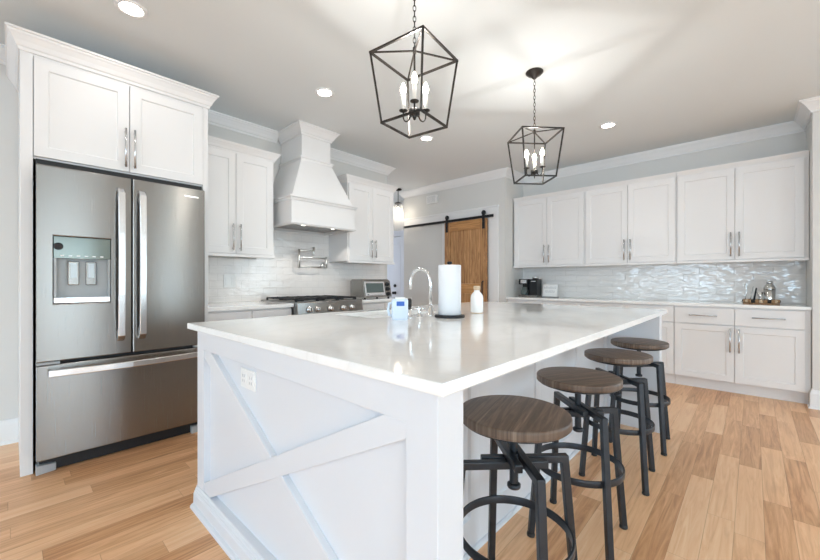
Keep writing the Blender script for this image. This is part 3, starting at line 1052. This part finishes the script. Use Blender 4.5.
tag(MB().add(vs, fs).build('island_countertop', 'quartz', None, 0.003), 'large white polished countertop covering the island', 'countertop')
m = MB().loops([rect(sx0 - 0.012, sx1 + 0.012, sy0 - 0.012, sy1 + 0.012, 0.70), rect(sx0 - 0.012, sx1 + 0.012, sy0 - 0.012, sy1 + 0.012, 0.8895),
                rect(sx0, sx1, sy0, sy1, 0.8895), rect(sx0 + 0.01, sx1 - 0.01, sy0 + 0.01, sy1 - 0.01, 0.715)])
SK = thing('sink', (1.76, 1.835, 0.70), 'white undermount sink set in the island behind the faucet', 'sink')
m.build('basin', 'ceramic_white', SK, 0.004)
MB().lathe([(0, 0), (0.04, 0), (0.04, 0.003), (0, 0.003)], (1.76, 1.83, 0.7155), 'Z', 20).build('drain', 'chrome', SK)

# ------------------------------------------------------------------ things on the island
ZT = 0.920
t = thing('faucet', (1.808, 1.50, ZT), 'tall chrome gooseneck faucet on the island left of the paper towels', 'faucet')
m = MB().lathe([(0, 0), (0.028, 0), (0.028, 0.006), (0.021, 0.010), (0.019, 0.055), (0.015, 0.062), (0, 0.062)], (1.808, 1.50, ZT), 'Z', 20)
m.build('base', 'chrome', t)
pts = [(1.808, 1.50, 0.98), (1.808, 1.50, 1.12)]
for i in range(1, 12):
    a = PI * i / 12
    pts.append((1.808 - 0.010 * (1 - math.cos(a)), 1.50 + 0.0775 * (1 - math.cos(a)), 1.12 + 0.098 * math.sin(a)))
pts += [(1.788, 1.655, 1.12), (1.787, 1.657, 1.085)]
MB().tube(pts, 0.0105, 12).build('spout', 'chrome', t)
t = thing('tap_handle', (1.702, 1.50, ZT), 'short chrome cross handle tap beside the gooseneck faucet', 'tap handle')
MB().lathe([(0, 0), (0.024, 0), (0.024, 0.005), (0.012, 0.012), (0.011, 0.045), (0.015, 0.052), (0.013, 0.062), (0, 0.064)], (1.702, 1.50, ZT), 'Z', 18).build('stem', 'chrome', t)
m = MB().cyl((1.672, 1.478, 0.972), (1.732, 1.522, 0.972), 0.0055, 10)
m.cyl((1.680, 1.53, 0.972), (1.724, 1.47, 0.972), 0.0055, 10)
m.build('cross_handle', 'chrome', t)
t = thing('side_sprayer', (1.612, 1.50, ZT), 'chrome side sprayer with black head beside the white jug', 'sprayer')
MB().lathe([(0, 0), (0.021, 0), (0.021, 0.005), (0.013, 0.010), (0.012, 0.050), (0, 0.052)], (1.612, 1.50, ZT), 'Z', 18).build('holder', 'chrome', t)
MB().lathe([(0, 0.0), (0.010, 0.0), (0.013, 0.02), (0.014, 0.055), (0.010, 0.064), (0, 0.066)], (1.612, 1.50, ZT + 0.0525), 'Z', 16).build('spray_head', 'black_plastic', t)

t = thing('detergent_jug', (1.50, 1.475, ZT), 'pale translucent plastic jug with blue label and side handle', 'jug')
ax = Vector((0.68, -0.733, 0))       # broad side faces the room
ay = Vector((0.733, 0.68, 0))
c = Vector((1.507, 1.476, 0))


def orect(w, dp, z, cc=c, r=0.010):
    out = []
    for sx, sy, a0 in ((1, 1, 0), (-1, 1, 90), (-1, -1, 180), (1, -1, 270)):
        for k in range(4):
            a = R(a0 + 30 * k)
            out.append(cc + ax * (sx * (w / 2 - r) + r * math.cos(a)) + ay * (sy * (dp / 2 - r) + r * math.sin(a)) + Vector((0, 0, z)))
    return out


MB().loops([orect(0.088, 0.06, ZT), orect(0.094, 0.066, ZT + 0.01), orect(0.094, 0.066, ZT + 0.108), orect(0.086, 0.058, ZT + 0.118)]).build('body', 'jug_plastic', t)
MB().loops([orect(0.060, 0.0672, ZT + 0.080, c + ax * 0.004), orect(0.060, 0.0672, ZT + 0.105, c + ax * 0.004)]).build('label_band', 'blue_label', t)
MB().loops([orect(0.060, 0.04, ZT + 0.1182), orect(0.060, 0.04, ZT + 0.127)]).build('lid', 'white_plastic', t)
hp = [c - ax * 0.044 + Vector((0, 0, ZT + 0.095)), c - ax * 0.062 + Vector((0, 0, ZT + 0.092)), c - ax * 0.068 + Vector((0, 0, ZT + 0.06)),
      c - ax * 0.062 + Vector((0, 0, ZT + 0.028)), c - ax * 0.044 + Vector((0, 0, ZT + 0.022))]
MB().tube(hp, 0.008, 10).build('handle', 'jug_plastic', t)

pc = (1.815, 1.355)
t = thing('paper_towel_holder', (*pc, ZT), 'black round-based stand holding the paper towel roll', 'paper towel holder')
MB().lathe([(0, 0), (0.090, 0), (0.092, 0.004), (0.092, 0.012), (0.088, 0.016), (0, 0.016)], (*pc, ZT), 'Z', 36).build('base', 'black_metal', t)
MB().cyl((*pc, ZT + 0.016), (*pc, ZT + 0.320), 0.007, 12).build('rod', 'black_metal', t)
MB().lathe([(0, 0), (0.010, 0.0), (0.016, 0.006), (0.016, 0.013), (0.010, 0.019), (0, 0.020)], (*pc, ZT + 0.320), 'Z', 16).build('knob', 'black_metal', t)
t = thing('paper_towel_roll', (*pc, ZT + 0.0165), 'thick white paper towel roll on the black stand', 'paper towel')
MB().lathe([(0.021, 0.0), (0.066, 0.0), (0.069, 0.003), (0.069, 0.297), (0.066, 0.300), (0.021, 0.300), (0.021, 0.0)], (*pc, ZT + 0.0165), 'Z', 40, True, False, False).build('paper', 'paper_towel', t)
MB().lathe([(0.0205, 0.001), (0.0205, 0.299), (0.019, 0.299), (0.019, 0.001), (0.0205, 0.001)], (*pc, ZT + 0.0165), 'Z', 24, True, False, False).build('core', 'cardboard', t)

bc = (2.165, 1.385)
t = thing('soap_bottle', (*bc, ZT), 'white bottle with a cork stopper right of the paper towels', 'bottle')
MB().lathe([(0, 0.006), (0.041, 0.006), (0.043, 0.010), (0.043, 0.105), (0.040, 0.122), (0.028, 0.140), (0.020, 0.146), (0.019, 0.158), (0, 0.158)], (*bc, ZT), 'Z', 28).build('bottle_body', 'ceramic_white', t)
MB().lathe([(0, 0), (0.040, 0), (0.041, 0.0055), (0, 0.0055)], (*bc, ZT), 'Z', 28).build('coaster_foot', 'cork', t)
MB().lathe([(0, 0), (0.021, 0), (0.023, 0.004), (0.023, 0.024), (0.020, 0.028), (0, 0.028)], (*bc, ZT + 0.1585), 'Z', 22).build('stopper', 'cork', t)

# ------------------------------------------------------------------ stools
S = thing('bar_stool', (0, 0, 0), 'x', 'bar stool', 'round-seat bar stools along the island')
MB().lathe([(0, 0), (0.168, 0), (0.175, 0.002), (0.178, 0.005), (0.178, 0.010), (0.178, 0.022), (0.178, 0.027), (0.1765, 0.0300), (0.174, 0.0315), (0.170, 0.032), (0, 0.032)], (0, 0, 0.679), 'Z', 56).build('seat', 'seat_wood', S, origin=(0, 0, 0.70))
MB().lathe([(0, 0), (0.140, 0), (0.168, 0.010), (0.168, 0.0135), (0, 0.0135)], (0, 0, 0.665), 'Z', 48).build('seat_plate', 'stool_metal', S)
m = MB()
sp_ = []
nturn = 40
prof = []
for k in range(nturn * 2 + 1):
    prof.append((0.0145 if k % 2 else 0.0125, 0.475 + (0.664 - 0.475) * k / (nturn * 2)))
m.lathe([(0, 0.475)] + prof + [(0, 0.664)], (0, 0, 0), 'Z', 16)
m.build('screw', 'stool_metal', S)
MB().lathe([(0, 0), (0.020, 0), (0.022, 0.004), (0.022, 0.012), (0.016, 0.016), (0, 0.016)], (0, 0, 0.4585), 'Z', 18).build('screw_cap', 'stool_metal', S)
MB().lathe([(0.0155, 0), (0.030, 0), (0.030, 0.05), (0.0155, 0.05), (0.0155, 0)], (0, 0, 0.530), 'Z', 18, True, False, False).build('nut', 'stool_metal', S)
for k in range(4):
    a = R(45 + 90 * k)
    d = Vector((math.cos(a), math.sin(a), 0))
    sd = Vector((-math.sin(a), math.cos(a), 0))
    off = sd * 0.018
    zt_ = 0.570 if k % 2 == 0 else 0.544
    top = d * 0.186 + off * 0.0
    pts = [d * 0.223 + Vector((0, 0, 0.016)), d * 0.177 + Vector((0, 0, zt_)), d * 0.186 * 0.98 + Vector((0, 0, zt_))]
    m = MB().bar([pts[0] + off, pts[1] + off, -d * 0.105 + off + Vector((0, 0, zt_))], sd, 0.025, 0.025)
    lg = m.build('leg', 'stool_metal', S, 0.003)
    f = d * 0.2235 + off
    MB().lathe([(0, 0), (0.017, 0), (0.018, 0.006), (0.016, 0.016), (0, 0.016)], (f.x, f.y, 0), 'Z', 16).build('foot_cap', 'black_rubber', lg)
rr = 0.184
MB().lathe([(rr - 0.006, -0.014), (rr + 0.002, -0.014), (rr + 0.002, 0.014), (rr - 0.006, 0.014), (rr - 0.006, -0.014)], (0, 0, 0.312), 'Z', 56, True, False, False).build('footrest_ring', 'stool_metal', S, 0.002)
SL = ['nearest bar stool in front of the island corner post, largest in view', 'second bar stool from the near corner of the island',
      'third bar stool from the near end, behind the second stool', 'farthest bar stool at the island, beside the white base cabinets']
for i, (x, y) in enumerate(((1.130, 0.580), (1.755, 0.585), (2.450, 0.592), (3.055, 0.600))):
    o = S if i == 0 else copy_tree(S)
    o.location = (x, y, 0)
    o['label'] = SL[i]
# slight turns of the seats
k = 0
for o in bpy.data.objects:
    if o.name.startswith('seat') and not o.name.startswith('seat_plate') and o.parent and o.parent.name.startswith('bar_stool'):
        o.rotation_euler.z = (0.25, -0.5, 1.1, -0.2)[k % 4]
        k += 1


# ------------------------------------------------------------------ pendants
def pendant(x, y, rot, near, label, idx):
    t = thing('pendant_light', (x, y, CEIL), label, 'pendant light', 'black lantern pendants over the island')
    zt_, zb_ = 2.263, 1.922
    rt, rb = 0.312 / math.sqrt(2), 0.234 / math.sqrt(2)
    MB().lathe([(0, 0), (0.066, 0), (0.066, -0.006), (0.058, -0.012), (0.050, -0.022), (0.026, -0.034), (0.012, -0.052), (0, -0.052)], (x, y, CEIL - 0.001), 'Z', 28).build('canopy', 'bronze', t)
    A = [R(rot + 90 * k) for k in range(4)]
    tp = [Vector((x + rt * math.cos(a), y + rt * math.sin(a), zt_)) for a in A]
    bt = [Vector((x + rb * math.cos(a), y + rb * math.sin(a), zb_)) for a in A]
    m = MB()
    w_ = 0.0095
    for k in range(4):
        for p, q in ((tp[k], tp[(k + 1) % 4]), (bt[k], bt[(k + 1) % 4]), (tp[k], bt[k])):
            dr = (q - p).normalized()
            sd = dr.cross(Vector((x, y, (p.z + q.z) / 2)) - (p + q) / 2)
            m.bar([p - dr * 0.0045, q + dr * 0.0045], sd, w_, w_)
    m.build('cage', 'bronze', t)
    ap = Vector((x, y, zt_ + 0.028))
    m = MB()
    for p in tp:
        sd = (ap - p).cross(Vector((0, 0, 1)))
        m.bar([p, ap], sd, 0.008, 0.006)
    m.cyl((x, y, zt_ + 0.015), (x, y, zt_ + 0.045), 0.009, 12)
    m.build('top_spokes', 'bronze', t)
    m = MB()
    z = zt_ + 0.041
    k = 0
    zend = CEIL - 0.050
    nl = int(round((zend - z) / 0.026))
    stp = (zend - z) / nl
    for k in range(nl):
        zc = z + stp * (k + 0.5)
        a = rot + (0 if k % 2 else 90)
        d = Vector((math.cos(R(a)), math.sin(R(a)), 0))
        pts = []
        for j in range(14):
            b_ = 2 * PI * j / 14
            pts.append(Vector((x, y, zc)) + d * (0.0075 * math.cos(b_)) + Vector((0, 0, 0.0165 * math.sin(b_))))
        m.tube(pts, 0.0020, 6, True, True)
    m.build('chain', 'bronze', t)
    hub = zb_ + 0.062
    m = MB().cyl((x, y, hub), (x, y, zt_ + 0.02), 0.0048, 10)
    m.build('stem', 'bronze', t)
    MB().lathe([(0, -0.040), (0.006, -0.036), (0.010, -0.026), (0.006, -0.020), (0.027, -0.014), (0.028, 0.012), (0.010, 0.016), (0, 0.016)], (x, y, hub), 'Z', 20).build('hub', 'bronze', t)
    for k in range(3):
        a = R(near + 120 * k)
        d = Vector((math.cos(a), math.sin(a), 0))
        c_ = Vector((x, y, 0))
        e = c_ + d * 0.066
        pts = [c_ + d * 0.020 + Vector((0, 0, hub))]
        for j in range(9):
            b_ = PI + PI * j / 8
            pts.append(c_ + d * (0.045 + 0.021 * math.cos(b_)) + Vector((0, 0, hub - 0.006 + 0.030 * math.sin(b_))))
        pts.append(e + Vector((0, 0, hub + 0.020)))
        ar = MB().tube(pts, 0.0038, 8).build('arm', 'bronze', t)
        MB().lathe([(0, 0), (0.010, 0.001), (0.021, 0.006), (0.022, 0.009), (0.011, 0.009), (0.011, 0.014), (0, 0.014)], (e.x, e.y, hub + 0.016), 'Z', 18).build('drip_dish', 'bronze', ar)
        MB().cyl((e.x, e.y, hub + 0.030), (e.x, e.y, hub + 0.105), 0.0098, 14).build('candle_sleeve', 'candle_sleeve', ar)
        MB().lathe([(0, 0), (0.007, 0.001), (0.013, 0.012), (0.0155, 0.024), (0.013, 0.038), (0.007, 0.052), (0.002, 0.062), (0, 0.063)], (e.x, e.y, hub + 0.1055), 'Z', 16).build('bulb', 'bulb_glow', ar)
    ld_ = bpy.data.lights.new('pendant_glow', 'POINT')
    ld_.energy = 15
    ld_.color = (1.0, 0.97, 0.92)
    ld_.shadow_soft_size = 0.02
    lo = bpy.data.objects.new('pendant_glow', ld_)
    lo.location = (0, 0, hub + 0.15 - CEIL)
    lo.parent = t
    COL.objects.link(lo)
    return t


pendant(1.373, 1.243, 142, 222, 'large-looking black lantern pendant over the near half of the island', 0)
pendant(2.752, 1.240, 92, 24, 'smaller-looking black lantern pendant over the far half, showing its ceiling canopy', 1)

# ------------------------------------------------------------------ recessed ceiling lights
DL = ['recessed ceiling light above the refrigerator', 'recessed ceiling light in front of the range hood',
      'recessed ceiling light seen just below the near lantern pendant', 'recessed ceiling light right of the far lantern pendant']
r0 = None
for i, (x, y) in enumerate(((0.484, 2.700), (1.825, 2.690), (3.195, 2.710), (4.205, 1.103))):
    if r0 is None:
        t = thing('recessed_light', (x, y, CEIL), DL[0], 'ceiling light', 'round recessed lights in the ceiling')
        MB().lathe([(0.058, -0.001), (0.082, -0.001), (0.080, -0.006), (0.064, -0.009), (0.058, -0.006), (0.058, -0.001)], (x, y, CEIL), 'Z', 32, True, False, False).build('trim_ring', 'trim_white', t)
        MB().lathe([(0, -0.003), (0.058, -0.003), (0.058, -0.001), (0, -0.001)], (x, y, CEIL), 'Z', 32).build('lens', 'downlight_glow', t)
        ld_ = bpy.data.lights.new('downlight_beam', 'AREA')
        ld_.shape = 'DISK'
        ld_.size = 0.11
        ld_.energy = 1.4
        ld_.spread = R(165)
        ld_.color = (1.0, 0.97, 0.93)
        lo = bpy.data.objects.new('downlight_beam', ld_)
        lo.location = (0, 0, -0.012)
        lo.parent = t
        COL.objects.link(lo)
        r0 = t
    else:
        t = copy_tree(r0)
        t.location = (x, y, CEIL)
        t['label'] = DL[i]
# lamps inside the hood
for xx in (2.03, 2.39):
    ld_ = bpy.data.lights.new('hood_beam', 'SPOT')
    ld_.energy = 4.5
    ld_.spot_size = R(125)
    ld_.spot_blend = 0.25
    ld_.shadow_soft_size = 0.02
    ld_.color = (1.0, 0.93, 0.84)
    lo = bpy.data.objects.new('hood_beam', ld_)
    lo.location = (xx - 2.205, 3.36 - 3.5, hz0 + 0.010 - 1.66)
    lo.rotation_euler = (0, 0, 0)
    lo.parent = H
    COL.objects.link(lo)

# ------------------------------------------------------------------ barn door
D = thing('barn_door', (4.79, 3.285, 0.02), 'honey brown wooden sliding barn door hanging in front of pantry', 'door')
by0, by1, bz0, bz1 = 2.895, 3.665, 0.02, 2.075
bx0, bx1 = 4.775, 4.815


def bobj(name, y0, y1, z0, z1, x0, x1):
    m = B(x0, x1, y0, y1, z0, z1)
    return m.build(name, 'barn_wood', D, 0.003, world=True)


sw = 0.105
for y0, y1 in ((by0, by0 + sw), (by1 - sw, by1)):
    bobj('stile', y0, y1, bz0, bz1, bx0, bx1)
# rails with grain across: a copy of the wood whose boards run along Y
planks('barn_wood_rail', 'Y', 0.14, 30.0,
       [(0.0, (0.17, 0.075, 0.026)), (0.35, (0.40, 0.19, 0.068)), (0.7, (0.58, 0.30, 0.115)), (1.0, (0.72, 0.43, 0.19))], 0.55, grain=0.8, gap=0.001, vert='Z')
for z0, z1 in ((bz0, bz0 + 0.18), (0.95, 1.10), (bz1 - 0.145, bz1)):
    B(bx0, bx1, by0 + sw + 0.001, by1 - sw - 0.001, z0, z1).build('rail', 'barn_wood_rail', D, 0.003, world=True)
npk = 4
for zz0, zz1 in ((bz0 + 0.181, 0.949), (1.101, bz1 - 0.146)):
    for k in range(npk):
        y0 = by0 + sw + 0.002 + (by1 - by0 - 2 * sw - 0.004) * k / npk
        y1 = by0 + sw + 0.002 + (by1 - by0 - 2 * sw - 0.004) * (k + 1) / npk
        B(bx0 + 0.012, bx1 - 0.010, y0 + 0.0005, y1 - 0.0005, zz0, zz1).build('plank', 'barn_wood', D, 0.003, world=True)
m = MB().tube([(bx0 - 0.001, by0 + 0.05, 0.90), (bx0 - 0.035, by0 + 0.05, 0.92), (bx0 - 0.035, by0 + 0.05, 1.12), (bx0 - 0.001, by0 + 0.05, 1.14)], 0.009, 10)
m.build('handle', 'black_metal', D)
for yy in (2.928, 3.652):
    yy = min(max(yy, by0 + 0.045), by1 - 0.045)
    hg = B(bx0 - 0.007, bx0 - 0.0005, yy - 0.022, yy + 0.022, bz1 - 0.155, 2.15)
    hg = hg.build('hanger_strap', 'black_metal', D, 0.001)
    MB().lathe([(0, 0), (0.036, 0), (0.036, 0.014), (0, 0.014)], (bx0 - 0.0005, yy, 2.158), 'X', 24).build('wheel', 'black_metal', hg)
    for zz in (bz1 - 0.13, bz1 - 0.05):
        MB().lathe([(0, 0), (0.010, 0), (0.009, -0.006), (0, -0.007)], (bx0 - 0.007, yy, zz), 'X', 12).build('bolt', 'black_metal', hg)
D2 = thing('barn_door_rail', (4.82, 3.72, 2.10), 'long black steel rail above the barn door', 'rail')
B(4.776, 4.784, 2.775, 4.60, 2.079, 2.119).build('track', 'black_metal', D2, 0.001)
for yy in (2.83, 3.30, 3.75, 4.2, 4.55):
    MB().cyl((4.7845, yy, 2.10), (XB - 0.0265, yy, 2.10), 0.011, 12).build('standoff', 'black_metal', D2)

# door chime above the rail
t = thing('door_chime', (XB, 3.98, 2.45), 'white door chime box on the wall above the barn rail', 'door chime')
B(XB - 0.05, XB - 0.0005, 3.885, 4.10, 2.450, 2.590).build('cover', 'white_plastic', t, 0.006)
m = MB()
for k in range(6):
    m.box(XB - 0.0515, XB - 0.0495, 3.905, 4.08, 2.475 + k * 0.018, 2.479 + k * 0.018)
m.build('grille', 'ink_grey', t)

# hallway pendant
hx, hy = 4.62, 4.57
t = thing('hall_pendant', (hx, hy, CEIL), 'small clear glass bell pendant in the hallway beyond the cabinets', 'pendant light')
MB().lathe([(0, 0), (0.06, 0), (0.06, -0.018), (0.02, -0.03), (0, -0.03)], (hx, hy, CEIL - 0.001), 'Z', 24).build('canopy', 'bronze', t)
MB().cyl((hx, hy, 2.50), (hx, hy, CEIL - 0.03), 0.006, 10).build('stem', 'bronze', t)
MB().lathe([(0, 0.03), (0.022, 0.028), (0.060, 0.012), (0.062, 0.0), (0.022, -0.006), (0.020, -0.06), (0, -0.06)], (hx, hy, 2.495), 'Z', 24).build('cap', 'bronze', t)
MB().lathe([(0, 0), (0.013, 0), (0.020, -0.02), (0.036, -0.055), (0.040, -0.085), (0.030, -0.115), (0, -0.125)], (hx, hy, 2.434), 'Z', 20).build('bulb', 'bulb_glow', t)
MB().lathe([(0.063, 2.495), (0.085, 2.45), (0.098, 2.37), (0.104, 2.22), (0.112, 2.03), (0.1095, 2.03), (0.1015, 2.22), (0.0955, 2.37), (0.083, 2.45), (0.0625, 2.493), (0.063, 2.495)], (hx, hy, 0), 'Z', 28, True, False, False).build('glass_shade', 'clear_glass', t)
ld_ = bpy.data.lights.new('hall_glow', 'POINT')
ld_.energy = 1.5
ld_.color = (1.0, 0.85, 0.68)
ld_.shadow_soft_size = 0.05
lo = bpy.data.objects.new('hall_glow', ld_)
lo.location = (0, 0, 2.27 - CEIL)
lo.parent = t
COL.objects.link(lo)
area('hall_fill', (4.2, 6.15, 1.3), (R(-90), 0, 0), 1.6, 1.8, 14, (0.75, 0.86, 1.0))  # unseen area lamp filling the hall from its windowless left wall

# ------------------------------------------------------------------ things on the right counter
ZC = 0.906
cx, cy = 5.20, 2.40
t = thing('coffee_maker', (cx, cy, ZC), 'black coffee maker with glass carafe in the counter corner', 'coffee maker')
B(cx - 0.10, cx + 0.10, cy - 0.125, cy + 0.145, ZC, ZC + 0.030).build('base', 'steel', t, 0.004)
B(cx + 0.02, cx + 0.10, cy - 0.120, cy + 0.140, ZC + 0.0305, ZC + 0.185).build('back_column', 'black_plastic', t, 0.004)
m = B(cx - 0.10, cx + 0.10, cy + 0.005, cy + 0.142, ZC + 0.186, ZC + 0.262)
m.build('brew_head', 'black_plastic', t, 0.006)
B(cx - 0.1015, cx - 0.100, cy + 0.02, cy + 0.11, ZC + 0.20, ZC + 0.25).build('display', 'steel_light', t)
B(cx - 0.06, cx + 0.10, cy - 0.122, cy - 0.005, ZC + 0.0305, ZC + 0.262).build('water_tank', 'black_plastic', t, 0.006)
MB().lathe([(0, 0), (0.042, 0), (0.046, 0.02), (0.044, 0.03), (0, 0.033)], (cx + 0.02, cy - 0.064, ZC + 0.2625), 'Z', 20).build('hopper_lid', 'steel_light', t)
B(cx - 0.0615, cx - 0.060, cy - 0.10, cy - 0.03, ZC + 0.225, ZC + 0.235).build('control_strip', 'steel_light', t)
cf_ = MB().lathe([(0, 0), (0.050, 0), (0.057, 0.02), (0.057, 0.06), (0.042, 0.10), (0.040, 0.115), (0.036, 0.115), (0.038, 0.10), (0.053, 0.06), (0.053, 0.02), (0.048, 0.004), (0, 0.004)],
                 (cx - 0.045, cy + 0.072, ZC + 0.0305), 'Z', 24).build('carafe', 'glass_dark', t)
MB().tube([(cx - 0.085, cy + 0.03, ZC + 0.135), (cx - 0.115, cy + 0.00, ZC + 0.13), (cx - 0.12, cy - 0.005, ZC + 0.08), (cx - 0.09, cy + 0.03, ZC + 0.06)], 0.007, 8).build('carafe_handle', 'black_plastic', cf_)

t = thing('counter_sign', (5.24, 2.12, ZC), 'small white tabletop sign with grey lettering beside the coffee maker', 'sign')
syc, sw2 = 2.125, 0.105
tilt = 0.025
z0, z1 = ZC + 0.012, ZC + 0.182
m = MB().loops([[(5.215, syc - sw2, z0), (5.215, syc + sw2, z0), (5.233, syc + sw2, z0), (5.233, syc - sw2, z0)],
                [(5.215 + tilt, syc - sw2, z1), (5.215 + tilt, syc + sw2, z1), (5.233 + tilt, syc + sw2, z1), (5.233 + tilt, syc - sw2, z1)]])
bd = m.build('board', 'white_plastic', t, 0.002)
m = MB()
for row, (zz, hgt, wd) in enumerate(((0.115, 0.030, [0.020] * 6), (0.060, 0.034, [0.022, 0.022, 0.030, 0.022]))):
    tot = sum(wd) + 0.010 * (len(wd) - 1)
    a = syc + tot / 2
    for k, q_ in enumerate(wd):
        xx = 5.2146 + tilt * (zz + 0.0) / 0.17
        h2 = hgt * (1 if (k + row) % 2 else 0.75)
        m.add([(xx - 0.0006, a, z0 + zz), (xx - 0.0006, a - 0.004, z0 + zz), (xx - 0.0006 + tilt * h2 / 0.17, a - 0.004, z0 + zz + h2), (xx - 0.0006 + tilt * h2 / 0.17, a, z0 + zz + h2)], [(0, 1, 2, 3)])
        m.add([(xx - 0.0006, a - q_ + 0.004, z0 + zz), (xx - 0.0006, a - q_, z0 + zz), (xx - 0.0006 + tilt * h2 / 0.17, a - q_, z0 + zz + h2), (xx - 0.0006 + tilt * h2 / 0.17, a - q_ + 0.004, z0 + zz + h2)], [(0, 1, 2, 3)])
        m.add([(xx - 0.0006, a, z0 + zz), (xx - 0.0006, a - q_, z0 + zz), (xx - 0.0003, a - q_, z0 + zz + 0.004), (xx - 0.0003, a, z0 + zz + 0.004)], [(0, 1, 2, 3)])
        a -= q_ + 0.010
m.build('lettering', 'ink_grey', bd)
B(5.20, 5.262, syc - sw2 - 0.006, syc + sw2 + 0.006, ZC, ZC + 0.0118).build('stand', 'steel_dark', t, 0.002)

# bar tray and tools
ty = -0.058
t = thing('serving_tray', (5.20, ty, ZC), 'round-edged wooden serving tray holding the bar tools', 'tray')
m = MB()


def oval(rx, ry, z, n=40):
    return [(5.20 + rx * math.cos(2 * PI * k / n), ty + ry * math.sin(2 * PI * k / n), z) for k in range(n)]


m.loops([oval(0.085, 0.136, ZC), oval(0.088, 0.139, ZC + 0.003), oval(0.088, 0.139, ZC + 0.010), oval(0.085, 0.136, ZC + 0.012)])
m.build('base', 'tray_wood', t)
nb = 26
for k in range(nb):
    a = 2 * PI * k / nb
    px, pyy = 5.20 + 0.078 * math.cos(a), ty + 0.129 * math.sin(a)
    mm = MB().lathe([(0, 0), (0.010, 0.002), (0.0148, 0.010), (0.0155, 0.018), (0.0148, 0.026), (0.010, 0.034), (0, 0.036)], (px, pyy, ZC + 0.0122), 'Z', 12)
    mm.build('rim_bead', ('tray_wood', 'cork', 'tray_wood', 'bronze')[k % 4], t)
zt0 = ZC + 0.0122
t = thing('cocktail_shaker', (5.20, -0.120, zt0), 'tall silver cocktail shaker at the right end of the tray', 'shaker')
MB().lathe([(0, 0), (0.038, 0), (0.041, 0.006), (0.046, 0.138), (0, 0.138)], (5.20, -0.120, zt0), 'Z', 24).build('cup', 'bar_steel', t)
MB().lathe([(0, 0), (0.047, 0), (0.046, 0.012), (0.034, 0.040), (0.022, 0.052), (0.021, 0.058), (0, 0.058)], (5.20, -0.120, zt0 + 0.1385), 'Z', 24).build('strainer_top', 'bar_steel', t)
MB().lathe([(0, 0), (0.022, 0), (0.023, 0.014), (0.018, 0.026), (0, 0.028)], (5.20, -0.120, zt0 + 0.197), 'Z', 20).build('cap', 'bar_steel', t)
t = thing('jigger', (5.19, -0.050, zt0), 'small silver double-ended jigger left of the cocktail shaker', 'jigger')
MB().lathe([(0, 0), (0.019, 0), (0.021, 0.002), (0.007, 0.050), (0.008, 0.054), (0.026, 0.108), (0.024, 0.108), (0.006, 0.058), (0, 0.058)], (5.19, -0.050, zt0), 'Z', 20).build('cups', 'bar_steel', t)
t = thing('muddler', (5.22, -0.012, zt0), 'dark slim muddler standing between jigger and strainer', 'muddler')
MB().tube([(5.215, -0.005, zt0), (5.215, -0.009, zt0 + 0.05), (5.219, -0.024, zt0 + 0.15)], [0.011, 0.008, 0.006], 12).build('rod', 'black_metal', t)
t = thing('bar_spoon', (5.17, 0.02, zt0), 'thin silver bar spoon beside the muddler on the tray', 'spoon')
m = MB().tube([(5.175, 0.022, zt0 + 0.002), (5.178, 0.015, zt0 + 0.08), (5.185, 0.000, zt0 + 0.165)], 0.0028, 8)
m.build('handle', 'bar_steel', t)
MB().lathe([(0, 0), (0.008, 0.004), (0.010, 0.014), (0.006, 0.026), (0, 0.028)], (5.175, 0.022, zt0), 'Z', 12).build('bowl', 'bar_steel', t)
t = thing('cocktail_strainer', (5.20, 0.075, zt0), 'silver strainer with curled handle at the left end of tray', 'strainer')
MB().lathe([(0, 0), (0.024, 0.001), (0.026, 0.004), (0.026, 0.010), (0.022, 0.012), (0, 0.012)], (5.20, 0.072, zt0), 'Z', 20).build('disc', 'bar_steel', t)
MB().tube([(5.20, 0.066, zt0 + 0.012), (5.20, 0.052, zt0 + 0.09), (5.20, 0.056, zt0 + 0.180), (5.20, 0.068, zt0 + 0.196), (5.20, 0.076, zt0 + 0.180)], 0.0032, 8).build('handle', 'bar_steel', t)
